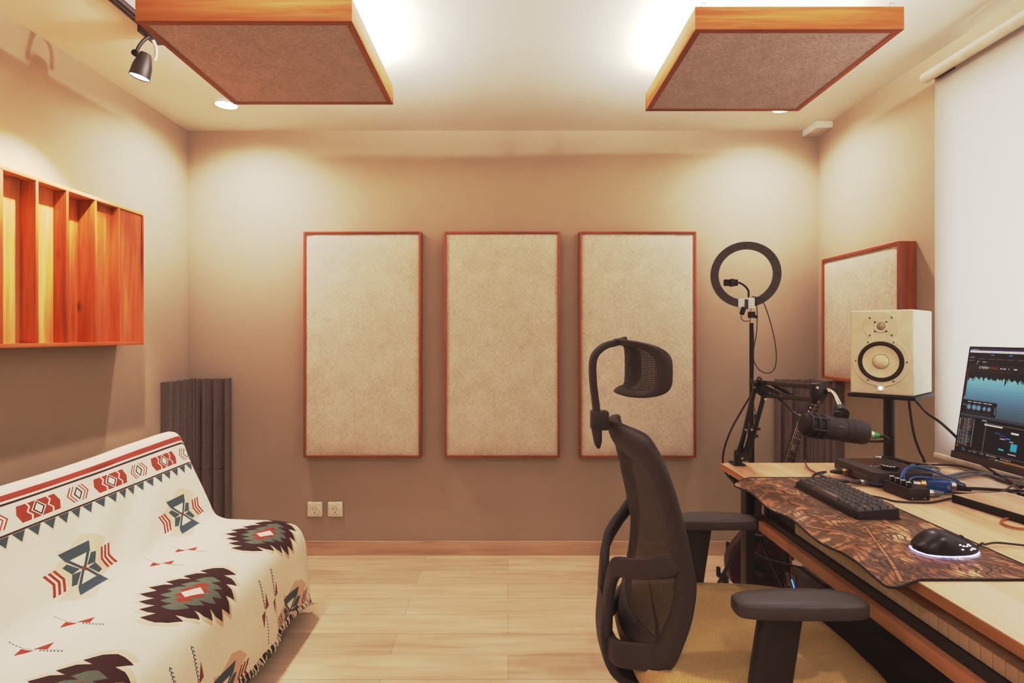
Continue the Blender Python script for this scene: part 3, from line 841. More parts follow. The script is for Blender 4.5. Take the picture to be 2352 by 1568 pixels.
# seat
s = MB(); rows = []
NX, NY = 22, 20; x0, x1, hy = .285, .765, .245
def seatp(i, j, top):
    u, v = i/NX*2-1, j/NY*2-1
    uu = u; vv = v
    x = (x0+x1)/2+(x1-x0)/2*u*math.sqrt(1-.16*v*v)*1.03; y = YC+hy*v*math.sqrt(1-.20*max(0, u)**2)*(1-.06*(u < 0)*u*u)
    e = max(abs(u), abs(v)); edge = max(0, (e-.72)/.28)
    z = .534-.020*edge**2.2-.010*(1-abs(v))**1*.8+.004*noise.noise(Vector((x*9, y*9, 1)))-(.014*max(0, u-.4)**1.5)
    return Vector((x, y, z if top else .452+.006*(1-e)))
rows = [[seatp(i, j, True) for j in range(NY+1)] for i in range(NX+1)]
V1 = s.grid(rows, 'seat_fabric'); rows2 = [[seatp(i, j, False) for j in range(NY+1)] for i in range(NX+1)]; V2 = s.grid(rows2, 'seat_fabric')
loop = [(i, 0) for i in range(NX)]+[(NX, j) for j in range(NY)]+[(i, NY) for i in range(NX, 0, -1)]+[(0, j) for j in range(NY, 0, -1)]
mid = {}
for (i, j) in loop: 
    p = (V1[i][j].co+V2[i][j].co)/2; c_ = Vector(((x0+x1)/2, YC, p.z)); mid[(i, j)] = s.bm.verts.new(p+(p-c_).normalized()*.012)
for k in range(len(loop)):
    a_, b_ = loop[k], loop[(k+1) % len(loop)]
    s.bm.faces.new([V1[a_[0]][a_[1]], V1[b_[0]][b_[1]], mid[b_], mid[a_]]); s.bm.faces.new([mid[a_], mid[b_], V2[b_[0]][b_[1]], V2[a_[0]][a_[1]]])
s.build('seat', ch, ang=70)
p = MB(); p.tube(catmull([V.lerp(V, 0)+Vector((0,0,0)) for V in [Vector((x, y, .512)) for x, y in []]] , 1), .002, 'seat_fabric') if False else None
MB().prism([(.31, YC-.20, .425), (.72, YC-.21, .425), (.745, YC, .425), (.72, YC+.21, .425), (.31, YC+.20, .425)], (0, 0, .03), 'black_plastic', .006).build('seat_pan', ch)
MB().box(.40, .62, YC-.09, YC+.09, .36, .426, 'black_plastic', .012).build('tilt_mechanism', ch)
for sg in (-1, 1):
    y = YC+sg*.243; pd = MB(); rows = []
    # pad: tapered towards the back, rounded rim
    out = []
    for k in range(48):
        a_ = 2*PI*k/48; ca, sa = math.cos(a_), math.sin(a_)
        u = math.copysign(abs(ca)**.42, ca); v = math.copysign(abs(sa)**.55, sa)
        out.append((.556+.126*u, v*(.043-.010*(-u if u < 0 else 0)-.006*(u if u > 0 else 0))))
    def ringp(q, z): return [(.556+(x-.556)*(1-(1-q)*.3), y+v*q, z+.004*math.cos((x-.556)*11)) for x, v in out]
    for q, z in ((.55, .668), (.90, .669), (1.0, .675), (1.0, .690), (.975, .6945), (.92, .6962), (.5, .6975)): rows.append(ringp(q, z))
    pd.grid(rows, 'arm_pad', close_v=True); pd.face(rows[0], 'arm_pad'); pd.face(rows[-1], 'arm_pad'); bmesh.ops.remove_doubles(pd.bm, verts=pd.bm.verts[:], dist=1e-5); pd.build('armrest', ch, ang=45)
    po = MB(); yy = y-sg*.002
    po.tube([(.522, yy, .672), (.505, yy, .56), (.492, yy, .46), (.486, yy, .425)], [1, 1.0, .98, .95], 'black_plastic', 16, flat=(.017, .038, (0,1,0)))
    po.box(.45, .525, min(yy, YC+sg*.15)-.01, max(yy, YC+sg*.15)+.01, .405, .428, 'black_plastic', .004)
    po.build('armrest_post', ch, ang=50)
MB().cyl((.51, YC, .08), (.51, YC, .37), .025, 'black_metal').build('gas_column', ch)
bs = MB()
for k in range(5):
    an = 2*PI*k/5+.3; d = Vector((math.cos(an), math.sin(an), 0)); c_ = Vector((.51, YC, 0))
    bs.tube([c_+Vector((0,0,.105)), c_+d*.15+Vector((0,0,.095)), c_+d*.30+Vector((0,0,.075))], [.026, .021, .014], 'black_plastic', 10)
bs.cyl((.51, YC, .07), (.51, YC, .13), .038, 'black_plastic'); bs.build('star_base', ch)
for k in range(5):
    an = 2*PI*k/5+.3; d = Vector((math.cos(an), math.sin(an), 0)); e_ = Vector((-d.y, d.x, 0)); c_ = Vector((.51, YC, .028))+d*.30
    cs = MB(); cs.cyl(c_-e_*.022, c_-e_*.006, .027, 'matte_black'); cs.cyl(c_+e_*.006, c_+e_*.022, .027, 'matte_black'); cs.cyl(c_, c_+Vector((0,0,.045)), .006, 'black_metal', seg=8)
    cs.build('caster', ch)

# ------------------------------------------------------------------ desk
DX0, DX1, DY0, DY1, DZ = .750, 1.515, .30, 2.0, .75
dk = thing('desk', 'long pale wooden desk with black metal legs and a pull-out shelf along the right wall', 'desk', ((DX0+DX1)/2, (DY0+DY1)/2, 0))
d = MB(); d.box(DX0, DX1, DY0, DY1, DZ-.002, DZ, 'desk_wood'); d.box(DX0, DX1, DY0, DY1, DZ-.022, DZ-.002, 'desk_edge', .0008); d.build('desktop', dk, smooth=False)
for (x, y) in ((.731, 1.738), (1.45, 1.738), (.80, .33), (1.45, .33)):
    MB().box(x, x+.027, y, y+.042, 0, DZ-.022, 'black_metal', .002).build('leg', dk)
fr = MB(); fr.box(.758, 1.45, 1.745, 1.775, DZ-.058, DZ-.023, 'black_metal', .002); fr.box(1.450, 1.477, .372, 1.738, .30, .34, 'black_metal', .002); fr.build('frame', dk)
sh = MB(); sh.box(.762, 1.06, .55, 1.722, .607, .636, 'desk_edge', .0015); sh.build('pull_out_shelf', dk)
br = MB(); br.box(.778, .790, 1.708, 1.722, .636, DZ-.022, 'dark_steel'); br.box(.735, 1.06, 1.722, 1.735, .640, .652, 'dark_steel', .001); br.build('shelf_bracket', dk)
br = MB(); br.box(.766, .80, .800, .836, .636, DZ-.022, 'black_metal', .001); br.build('shelf_bracket', dk)

# piano keyboard on the shelf
PX0, PX1 = .776, 1.00
pk = thing('piano_keyboard', 'black piano keyboard with ivory keys lying on the pull-out shelf of the desk', 'keyboard', (.88, 1.15, .636))
p = MB(); p.box(PX0, PX1, .69, 1.715, .636, .655, 'black_plastic', .006); p.box(PX0+.16, PX1, .69, 1.715, .655, .695, 'black_plastic', .004)
p.box(PX0+.018, PX1-.06, 1.560, 1.715, .656, .680, 'black_plastic', .003); p.box(PX0+.018, PX1-.06, .69, .703, .656, .680, 'black_plastic', .003); p.build('case', pk)
kw = .02350; y = 1.555
k0 = None
for k in range(36):
    if k0 is None:
        m = MB(); m.box(.788, .926, y-kw+.0009, y, .657, .684, 'white_key', .0012)
        k0 = m.build('white_key', pk, loc=(.85, y, .67)); k0.location = Vector((.85, y, .67))-pk.location; ky = y
        kf = k0
    else:
        c = kf.copy(); C.objects.link(c); c.parent = pk; c.location = kf.location+Vector((0, y-ky, 0))
    y -= kw
pat = [1,1,0,1,1,1,0]; kf = None; y = 1.555
for k in range(35):
    yy = y-kw*(k+1)
    if pat[k % 7]:
        if kf is None:
            m = MB(); m.box(.838, .926, yy-.0058, yy+.0058, .683, .695, 'black_key', .002); kf = m.build('black_key', pk, loc=(.88, yy, .68)); kf.location = Vector((.88, yy, .68))-pk.location; ky = yy
        else:
            c = kf.copy(); C.objects.link(c); c.parent = pk; c.location = kf.location+Vector((0, yy-ky, 0))
for i in range(3):
    for j in range(2):
        MB().box(.800+j*.030, .826+j*.030, 1.628+i*.028, 1.652+i*.028, .679, .686, 'matte_black', .002).build('pad', pk)
MB().cyl((.805, 1.580, .679), (.805, 1.580, .697), .009, 'matte_black').build('knob', pk)
MB().box(.800, .850, 1.597, 1.612, .679, .690, 'matte_black', .004).build('wheel', pk)

# desk mat
mt = thing('desk_mat', 'long brown printed desk mat hanging over the front edge of the desk', 'desk mat', (.86, 1.41, DZ))
mx0, mx1, my0, my1 = .703, 1.005, 1.037, 1.778
def matp(x, y, dz=0):
    z = DZ+.0035
    if x < DX0+.004:
        q = (DX0+.004-x); z -= q*(.16+.22*math.sin(y*13+.6)**2*1.0)+.3*q*q
    return Vector((x, y, z+dz))
def matin(u, v):                                         # u,v in 0..1 with rounded corners
    x, y = mx0+(mx1-mx0)*u, my0+(my1-my0)*v; r = .022
    cx_, cy_ = min(max(x, mx0+r), mx1-r), min(max(y, my0+r), my1-r)
    dx, dy = x-cx_, y-cy_; L = math.hypot(dx, dy)
    if L > r: m = max(abs(dx), abs(dy)); x, y = cx_+dx/L*r*(m/r if False else 1)*min(1, m/r*1.0 if m < r else 1), cy_+dy/L*r*min(1, m/r if m < r else 1)
    return x, y
us = [0, .02, .04, .06, .08, .10, .12, .14, .16, .18, .21]+[.25+.75*i/14 for i in range(15)]; us = us[:-1]+[.97, .985, 1]
vs = [0, .004, .008, .015, .022, .03]+[.05+.90*i/60 for i in range(61)]+[.97, .978, .985, .992, .996, 1]
g = MB(); g.grid([[matp(*matin(u, v)) for v in vs] for u in us], 'map_print'); g.keepn = True
o = g.build('mat_sheet', mt, ang=80)
rim = []
r = .022
def arc(cx_, cy_, a0): return [(cx_+r*math.cos(a0+PI/2*k/6), cy_+r*math.sin(a0+PI/2*k/6)) for k in range(7)]
def seg_(a, b, n): return [(a[0]+(b[0]-a[0])*k/n, a[1]+(b[1]-a[1])*k/n) for k in range(1, n)]
c4 = [arc(mx1-r, my1-r, 0), arc(mx0+r, my1-r, PI/2), arc(mx0+r, my0+r, PI), arc(mx1-r, my0+r, 3*PI/2)]
for i in range(4): rim += c4[i]+seg_(c4[i][-1], c4[(i+1) % 4][0], 40 if i % 2 else 16)
MB().tube([matp(x, y, -.0008) for x, y in rim], .0024, 'matte_black', 8, closed=True).build('stitched_edge', mt)
MZ = DZ+.0038

# typing keyboard
kb = thing('computer_keyboard', 'small black mechanical keyboard lying on the printed desk mat', 'keyboard', (.898, 1.518, MZ))
kx0, kx1, ky0, ky1 = .845, .950, 1.372, 1.665
p = MB(); t_ = bmesh.new()
A = [(kx0, ky0), (kx1, ky0), (kx1, ky1), (kx0, ky1)]
lo = [(x, y, MZ+.0005) for x, y in A]; hi = [(x, y, MZ+.017+.008*(x-kx0)/(kx1-kx0)) for x, y in A]
p.face(lo, 'black_plastic'); p.face(hi, 'black_plastic')
for i in range(4): p.face([lo[i], lo[(i+1) % 4], hi[(i+1) % 4], hi[i]], 'black_plastic')
bmesh.ops.remove_doubles(p.bm, verts=p.bm.verts[:], dist=1e-5); bmesh.ops.bevel(p.bm, geom=p.bm.edges[:], offset=.0025, segments=2, affect='EDGES'); p.build('case', kb)
rowsk = [[1.25,1.25,1.25,6.25,1.25,1.25,1.25,1.25], [2.25]+[1]*10+[2.75], [1.75]+[1]*11+[2.25], [1.5]+[1]*12+[1.5], [1]*13+[2]]
un = .0190; keys = {}
for r_, row in enumerate(rowsk):
    yk = ky1-.004; xk = kx0+.006+r_*un*.985
    for wdt in row:
        L = wdt*un; m = 'keycap_brown' if wdt > 6 or (r_ == 4 and wdt == 2) else 'keycap'
        zk = MZ+.017+.008*(xk-kx0)/(kx1-kx0)
        if (wdt, m) not in keys:
            kc = MB(); a0, a1 = -L+.0009, -.0009; e = .0032
            b4 = [(0.0006, a0, 0), (un-.0012, a0, 0), (un-.0012, a1, 0), (.0006, a1, 0)]; t4 = [(e*.7, a0+e, .0085), (un-e*.9, a0+e, .0095), (un-e*.9, a1-e, .0095), (e*.7, a1-e, .0085)]
            kc.face(b4, m); kc.face(t4, m)
            for i in range(4): kc.face([b4[i], b4[(i+1) % 4], t4[(i+1) % 4], t4[i]], m)
            bmesh.ops.remove_doubles(kc.bm, verts=kc.bm.verts[:], dist=1e-6); bmesh.ops.bevel(kc.bm, geom=kc.bm.edges[:], offset=.0007, segments=1, affect='EDGES')
            o = kc.build('keycap', kb, local=True); keys[(wdt, m)] = o
        else:
            o = keys[(wdt, m)].copy(); C.objects.link(o); o.parent = kb
        o.location = Vector((xk, yk, zk))-kb.location; yk -= L
cable('keyboard_cable', [(.955, 1.60, .760), on(2020, 1142, .7535), on(2060, 1151, .7535), on(2105, 1153.5, .7535), on(2140, 1153, .7535), on(2185, 1144, .7535), on(2230, 1136, .7535), on(2300, 1130, .7535), on(2420, 1125, .7535)], .0024, 'black_cable', 'black cable running from the keyboard past the knob box across the desk')

# mouse
ms = thing('computer_mouse', 'glossy black mouse with a glowing white rim on the desk mat', 'mouse', (.905, 1.170, MZ))
b = MB(); rows = []; L_, W_ = .064, .034
for i in range(21):
    t = i/20; u = -1+2*t; wx = W_*(1-abs(u)**2.6*(.75 if u > 0 else .5))*(1-.12*u); 
    if i in (0, 20): wx *= .35
    hz = .038*(1-abs((u+.30)/(1.36 if u > -.30 else .82))**(1.9 if u > -.3 else 1.7))+.003
    hz = max(hz, .006)
    r_ = []
    for k in range(17):
        a_ = PI*k/16; c_, s_ = math.cos(a_), math.sin(a_)
        r_.append((.905+L_*u, 1.170+math.copysign(abs(c_)**.7, c_)*wx, MZ+.003+hz*abs(s_)**.75))
    rows.append(r_)
b.grid(rows, 'mouse_shell'); b.face(rows[0], 'mouse_shell'); b.face(rows[-1], 'mouse_shell'); b.build('body', ms, ang=60)
gl_ = MB(); gl_.tube([(p[0][0], p[0][1]+.001, MZ+.0022) for p in [r for r in rows]]+[(p[-1][0], p[-1][1]-.001, MZ+.0022) for p in rows[::-1]], .0013, 'mouse_glow', 8, closed=True); gl_.build('light_rim', ms)
sb = MB()
def side(u, v):                                          # a point on the near side of the body
    i = (u+1)/2*20; i0 = int(i); f_ = i-i0; r0, r1 = rows[i0], rows[min(i0+1, 20)]; k = 16-v
    q = lambda r: Vector(r[int(k)]).lerp(Vector(r[min(int(k)+1, 16)]), k-int(k))
    return q(r0).lerp(q(r1), f_)+Vector((0, -.0006, .0002))
random.seed(5)
sp = MB(); sp.grid([[side(-.02+.80*a/8, .5+3.6*b_/4*(1-.35*a/8)) for b_ in range(5)] for a in range(9)], 'black_plastic'); sp.build('side_plate', ms)
nb = MB()
for (u, v) in ((.06, 2.5), (.17, 2.3), (.29, 2.4), (.42, 2.9), (.36, 3.2), (.12, 1.3), (.44, 1.4), (.50, 2.0), (.60, 1.9)):
    p = side(u, v)+Vector((0, -.0012, .0004)); nb.box(p.x-.0018, p.x+.0018, p.y-.0004, p.y+.0004, p.z-.001, p.z+.001, 'led_dot')
nb.build('lit_buttons', ms)
w_ = MB(); w_.lathe([(0, -.003), (.006, -.003), (.007, 0), (.006, .003), (0, .003)], (.935, 1.170, MZ+.0275), (0,1,0), 'black_plastic', 20); w_.build('scroll_wheel', ms)
cable('mouse_cable', [(.968, 1.170, MZ+.008), (.982, 1.172, MZ+.016), on(2262, 1250, .762), on(2290, 1246, .760), on(2352, 1252, .756), on(2460, 1262, .7545)], .0021, 'black_cable', 'thin black cable running off the mouse to the right')

# audio interface
ai = thing('audio_interface', 'black audio interface with a large round knob at the far end of the desk', 'audio interface', (1.164, 1.77, DZ))
ax0, ax1, ay0, ay1, az1 = 1.078, 1.250, 1.665, 1.870, .795
b = MB(); top = [(ax0, ay1), (ax1, ay1), (ax1, ay0+.002), (ax1-.01, ay0), (ax0+.012, ay0), (ax0, ay0+.014)]
b.prism([(x, y, az1-.0325) for x, y in top[::-1]], (0, 0, .0325), 'dark_steel', .0012)
b.prism([(ax0+(x-ax0)*.94+.004, ay0+(y-ay0)*.96+.004, DZ+.003) for x, y in top[::-1]], (0, 0, .010), 'black_plastic', .001); b.build('body', ai)
MB().box(1.125, 1.165, 1.775, 1.855, az1, az1+.0006, 'dark_red').build('screen', ai)
k = MB(); k.lathe([(.0235, -.0005), (.0235, .012)], (1.155, 1.712, az1), (0,0,1), 'matte_black', 40); k.lathe([(.0235, .012), (.0228, .014), (.021, .0142)], (1.155, 1.712, az1), (0,0,1), 'chrome', 40); k.lathe([(.021, .0142), (0, .0142)], (1.155, 1.712, az1), (0,0,1), 'dark_steel', 40)
k.box(1.163, 1.1645, 1.6885, 1.6895, az1+.002, az1+.010, 'chrome'); k.build('knob', ai)
for (x, y) in ((1.128, 1.758), (1.134, 1.748), (1.150, 1.758)): MB().box(x-.003, x+.003, y-.002, y+.002, az1, az1+.0015, 'white_print').build('button', ai)
t_ = MB(); t_.text('antelope audio', .0105, 'grey_print', Matrix(((0,0,-1,ax0-.0004), (-1,0,0,1.765), (0,1,0,DZ+.0245), (0,0,0,1)))); t_.build('lettering', ai, smooth=False)
s_ = MB()
for yy in (1.828, 1.80): s_.lathe([(.0065, .0006), (0, .0008)], (ax0, yy, DZ+.026), (-1,0,0), 'matte_black', 16)
s_.build('jack_hole', ai)

# knob box
hb = thing('headphone_amplifier', 'small black metal box with four white-topped knobs on the desk', 'headphone amplifier', (1.118, 1.59, DZ))
b = MB(); b.prism([(x, y, DZ+.0005) for x, y in ((1.088, 1.643), (1.092, 1.540), (1.148, 1.540), (1.144, 1.643))], (0, 0, .031), 'black_plastic', .001); b.build('body', hb)
for i in range(4):
    y = 1.628-i*.0225; x = 1.104; k = MB()
    k.box(x-.0052, x+.0052, y-.0052, y+.0052, DZ+.0312, DZ+.0455, 'matte_black', .0018); k.box(x-.0052, x+.0052, y-.0052, y+.0052, DZ+.0452, DZ+.0462, 'ivory_plastic', .0004)
    k.box(x-.0058, x-.0050, y-.0008, y+.0008, DZ+.035, DZ+.0455, 'ivory_plastic'); k.build('knob', hb)
for x in (1.101, 1.135): MB().lathe([(.0026, .0004), (.0018, .0014), (0, .0016)], (x, 1.540, DZ+.006), (0,-1,0), 'steel', 12).build('screw', hb)

def plug(name, p, d, label, m1='brass', m2='black_plastic', r=.0095, L1=.022, L2=.034):
    p, d = Vector(p), Vector(d).normalized()
    t = thing(name, label, 'cable plug', p)
    MB().lathe([(0, 0), (r*.95, 0), (r, .001), (r, L1), (r*.85, L1+.001)], p, d, m1, 20).build('barrel', t)
    MB().lathe([(r*.85, L1), (r*.95, L1+.002), (r*.8, L1+L2*.5), (r*.42, L1+L2), (0, L1+L2)], p, d, m2, 20).build('boot', t)
    return t
plug('cable_plug', (ax0-.001, 1.80-.01, DZ+.021), (-1, .02, -.04), 'black and brass plug in the far end of the audio interface side')
plug('cable_plug', (ax0-.001, 1.695, DZ+.011), (-1, .05, 0), 'silver plug with a braided sleeve near the front corner of the audio interface', 'steel', 'dark_steel', .0085)
plug('cable_plug', (1.150, 1.575, DZ+.013), (1, -.02, -.05), 'fat silver plug in the right side of the knob box', 'steel', 'grey_cable', .0098, .030, .030)

# blue inline preamp
c0, c1 = on(2113, 1112, .774), on(2190, 1117, .774)
t = thing('inline_preamp', 'small blue metal tube with silver ends lying behind the knob box', 'preamp', (c0+c1)/2)
d = (c1-c0).normalized(); L = (c1-c0).length; rot = Matrix.Translation(c0) @ d.to_track_quat('X', 'Z').to_matrix().to_4x4()
b = MB(); b.box(.012, L-.008, -.0145, .0145, -.0135, .0135, 'blue_enamel', .0035, mat=rot); b.build('body', t)
b = MB(); b.cyl(rot @ Vector((0,0,0)), rot @ Vector((.013,0,0)), .0132, 'brass'); b.cyl(rot @ Vector((-.018,0,0)), rot @ Vector((0,0,0)), .0095, 'steel'); b.build('end_connector', t)
b = MB(); b.cyl(rot @ Vector((L-.009,0,0)), rot @ Vector((L+.003,0,0)), .0135, 'steel'); b.build('end_connector', t)
tm = rot @ Matrix(((-1,0,0,L-.012), (0,0,-1,-.0149), (0,-1,0,.0035), (0,0,0,1)))
b = MB(); b.text('Jk', .0145, 'gold_print', tm); b.text('Cosmic', .006, 'gold_print', tm @ Matrix.Translation((.016, .001, 0))); b.text('inline preamp', .0032, 'gold_print', tm @ Matrix.Translation((.034, -.006, 0))) if False else b.text('Cosmic', .006, 'gold_print', tm @ Matrix.Translation((.016, .001, 0)))
b.build('lettering', t, smooth=False)
plug('cable_plug', rot @ Vector((L+.003,0,0)), d+Vector((0,-.1,-.15)), 'black plug at the right end of the blue preamp', 'matte_black', 'matte_black', .009, .008, .030)

# cables lying on the desk
cable('signal_cable', [on(2069, 1103, .79), on(2071, 1090, .800), on(2080, 1076, .806), on(2098, 1071, .806), on(2130, 1077, .800), on(2170, 1092, .785), on(2198, 1103, .770), on(2206, 1110, .760)], .0030, 'blue_cable', 'blue cable arching highest over the knob box')
cable('signal_cable', [on(2078, 1104, .785), on(2076, 1088, .799), on(2088, 1076, .803), on(2112, 1075, .80), on(2150, 1086, .79), on(2190, 1101, .772), on(2200, 1110, .758)], .0022, 'blue_cable', 'thinner blue cable arching just inside the high blue loop')
cable('signal_cable', [on(2087, 1108, .785), on(2094, 1098, .792), on(2112, 1095, .795), on(2150, 1099, .790), on(2192, 1106, .775), on(2214, 1112, .765), on(2214, 1120, .757), on(2196, 1123, .756), on(2180, 1126, .757), on(2170, 1132, .757)], .0028, 'blue_cable', 'blue cable making a low loop round the blue preamp')
cable('signal_cable', [on(1898, 1083, .765), on(1886, 1088, .757), on(1890, 1094, .755), on(1915, 1100, .757), on(1950, 1104, .762), on(1985, 1107, .762), on(2010, 1111, .761), on(2028, 1113, .762)], .0032, 'navy_cable', 'dark blue cable running in front of the audio interface to the knob box')
cable('signal_cable', [on(1898, 1083, .764), on(1880, 1086, .757), on(1868, 1092, .7545), on(1874, 1101, .7545), on(1900, 1106, .7545), on(1945, 1107, .757), on(1960, 1106, .760)], .0034, 'black_cable', 'black cable looping on the desk beside the audio interface')
cable('signal_cable', [on(1849, 1058, .765), on(1852, 1068, .760), on(1862, 1079, .756), on(1885, 1090, .7545), on(1905, 1098, .762), on(1935, 1104, .768)], .0022, 'brown_cable', 'thin brown cable with its bare end standing at the back edge of the desk')
cable('signal_cable', [on(2030, 1060, .76), on(2060, 1058, .766), on(2100, 1064, .766), on(2145, 1067, .760), on(2190, 1068, .757), on(2225, 1074, .756), on(2260, 1086, .756), on(2300, 1104, .755), on(2352, 1117, .755), on(2440, 1135, .755)], .0034, 'black_cable', 'long black cable sweeping from behind the interface under the monitor')
cable('signal_cable', [on(2095, 1080, .762), on(2130, 1090, .760), on(2170, 1094, .757), on(2205, 1087, .757), on(2240, 1084, .757), on(2275, 1092, .757), on(2310, 1104, .756)], .0048, 'grey_cable', 'thick grey cable behind the blue preamp')
cable('signal_cable', [on(2093, 1077, .765), on(2120, 1083, .764), on(2150, 1092, .761), on(2190, 1096, .757), on(2240, 1090, .757), on(2290, 1090, .757), on(2350, 1100, .757)], .0040, 'grey_cable', 'second thick grey cable lying beneath the first behind the blue preamp')
cable('signal_cable', [on(2090, 1068, .762), on(2110, 1066, .762), on(2135, 1068, .760), on(2140, 1073, .758), on(2120, 1075, .758), on(2105, 1072, .760), on(2125, 1070, .764), on(2155, 1075, .758), on(2150, 1081, .757), on(2125, 1079, .757)], .0036, 'grey_cable', 'coiled grey cable at the back of the desk')
cable('signal_cable', [on(2205, 1121, .757), on(2250, 1122, .756), on(2300, 1125, .755), on(2352, 1128, .755), on(2440, 1132, .755)], .0042, 'black_cable', 'black cable leaving the blue preamp to the right')
cable('signal_cable', [on(2130, 1121, .756), on(2160, 1126, .755), on(2200, 1132, .7545), on(2250, 1134, .7545), on(2295, 1130, .757), on(2325, 1115, .772), on(2360, 1092, .79)], .0026, 'brown_cable', 'brown cable rising towards the monitor')
cable('signal_cable', [on(2235, 1143, .7545), on(2275, 1141, .7545), on(2320, 1138, .7545), on(2400, 1139, .7545)], .0022, 'black_cable', 'short black cable behind the pale topped platform')
cable('signal_cable', [on(2420, 1215, .7545), on(2345, 1213, .7545), on(2312, 1206, .7545), on(2300, 1197, .7545), on(2312, 1190, .7545), on(2345, 1188, .7545), on(2420, 1192, .7545)], .0024, 'tan_cable', 'tan cable curled into an open loop on the bare desk')
cable('signal_cable', [on(2003, 1056, .765), on(2025, 1050, .772), on(2050, 1052, .772), on(2085, 1062, .766), on(2110, 1070, .758)], .0042, 'black_cable', 'black cable bundle arching behind the audio interface')
cable('signal_cable', [on(2010, 1062, .760), on(2035, 1056, .766), on(2070, 1060, .764), on(2100, 1070, .757), on(2120, 1074, .757)], .0040, 'black_cable', 'black cable in the bundle nearest the audio interface')
plug('cable_plug', on(2022, 1051, .775), (-1, 0, .0), 'silver plug pointing left behind the audio interface', 'steel', 'steel', .008, .012, .006)
t = MB(); t.box(1.245, 1.292, 1.84, 1.90, DZ+.001, DZ+.021, 'matte_black', .003); tag(t.build('power_adapter', loc=(1.27, 1.87, DZ)), 'black power adapter lying behind the audio interface', 'adapter')
plug('cable_plug', on(2093, 1077, .766), (-1, .05, .1), 'white plug on the grey cable behind the audio interface', 'white_plastic', 'white_plastic', .007, .012, .008)
plug('cable_plug', on(2112, 1094, .765), (1, .05, 0), 'plug with a green sleeve beside the audio interface', 'steel', 'green_boot', .008, .012, .018)

# flat device in front of the monitor
A0, A1 = on(2186, 1153, DZ), on(2400, 1220, DZ); A0.z = A1.z = DZ+.001
dd = (A1-A0).normalized(); nn = Vector((-dd.y, dd.x, 0)); nn = nn if nn.x > 0 else -nn
b = MB(); b.prism([A0, A1, A1+nn*.17, A0+nn*.17], (0, 0, .020), 'matte_black', .002)
o = b.build('monitor_riser', loc=A0); tag(o, 'low black-edged platform with a pale wooden top on the desk below the monitor', 'platform')
MB().prism([A0+dd*.003+nn*.003+Vector((0,0,.0201)), A1-dd*.003+nn*.003+Vector((0,0,.0201)), A1-dd*.003+nn*.167+Vector((0,0,.0201)), A0+dd*.003+nn*.167+Vector((0,0,.0201))], (0, 0, .0008), 'desk_wood').build('wooden_top', o, smooth=False)
cable('signal_cable', [on(2200, 1040, .80), on(2235, 1056, .79), on(2262, 1070, .775), on(2290, 1088, .762), on(2318, 1104, .757), on(2345, 1120, .757)], .0042, 'black_cable', 'black cable dropping from behind the monitor onto the desk')

# ------------------------------------------------------------------ monitor
P0 = at(2190, 1046, 1.806); 
mz0, mz1 = P0.z-.002, 1.165
mt_ = thing('monitor', 'black computer monitor with recording software on its screen, cut off by the right edge', 'monitor', (1.43, 1.535, mz0))
XM = 1.420; lean = .052; H = mz1-mz0; Wm = .545; Y0 = 1.806
def mp(a, b, off=0):                                     # a: from the far end, b: from the top, off: towards the viewer
    return Vector((XM-.004*a+lean*(1-b)-off, Y0-Wm*a, mz1-H*b))
def slab(x, a0, a1, b0, b1, o0, o1, m, bev=0):
    x.prism([mp(a0, b0, o0), mp(a0, b1, o0), mp(a1, b1, o0), mp(a1, b0, o0)], mp(a0, b0, o1)-mp(a0, b0, o0), m, bev)
b = MB(); slab(b, 0, 1, 0, 1, -.012, .0, 'matte_black', .002); slab(b, .2, .8, .2, .85, -.035, -.012, 'matte_black', .006); b.build('housing', mt_)
b = MB(); slab(b, -.004, 1.004, .945, 1.006, -.010, .007, 'dark_steel', .001); b.build('chin', mt_)
st = MB(); st.box(XM+.045, XM+.075, 1.50, 1.57, DZ+.01, .95, 'black_metal', .003); st.box(XM+.012, XM+.088, 1.455, 1.595, DZ+.0005, DZ+.010, 'black_metal', .003); st.build('stand', mt_)
COL = {}
def scol(c, k=1.0):
    nme = 'screen_%02x%02x%02x' % c
    if nme not in M: emit(nme, tuple(min(1.4, v*q) for v, q in zip(rgb(*c)[:3], (1.28, 1.12, .92)))+(1,), k)
    return nme
S = MB(); lay = [0.0006]
def R_(a0, a1, b0, b1, c, up=1):
    o_ = lay[0]+up*.00012
    S.face([mp(a0, b0, o_), mp(a0, b1, o_), mp(a1, b1, o_), mp(a1, b0, o_)], scol(c))
def TX(a, b, size, s_, c, up=4):
    o = mp(a, b, .0006+up*.00012); dx = (mp(1, b)-mp(0, b)).normalized(); dy = (mp(a, 0)-mp(a, 1)).normalized(); dz_ = dx.cross(dy)
    m = Matrix(((dx.x, dy.x, dz_.x, o.x), (dx.y, dy.y, dz_.y, o.y), (dx.z, dy.z, dz_.z, o.z), (0,0,0,1)))
    S.text(s_, size, scol(c), m)
random.seed(11)
R_(.010, .99, .015, .945, (42,42,48), 0)
R_(.014, .99, .017, .034, (72,58,110)); R_(.014, .024, .018, .033, (30,110,190), 2); TX(.028, .0315, .0052, 'fabfilter Pro', (225,228,240))
R_(.014, .99, .035, .054, (232,236,236)); 
for i, wrd in enumerate(['File', 'Edit', 'Audio', 'MIDI', 'Event', 'Project', 'Studio', 'View', 'Window', 'Help']): TX(.020+i*.034, .0505, .0044, wrd, (70,90,100))
R_(.014, .99, .056, .16, (44,41,46))
for a in (.16, .275, .40): R_(a, a+.022, .067, .076, (40,150,210), 2)
for i in range(6): R_(.016+i*.006, .020+i*.006, .092+.0*i, .100, (200,200,205) if i % 2 else (120,130,140), 2); R_(.016+i*.006, .019+i*.006, .120, .128, (150,150,150), 2)
for i in range(7): R_(.08+.062*i, .08+.062*i+.045, .103, .109, (105,100,98), 2)
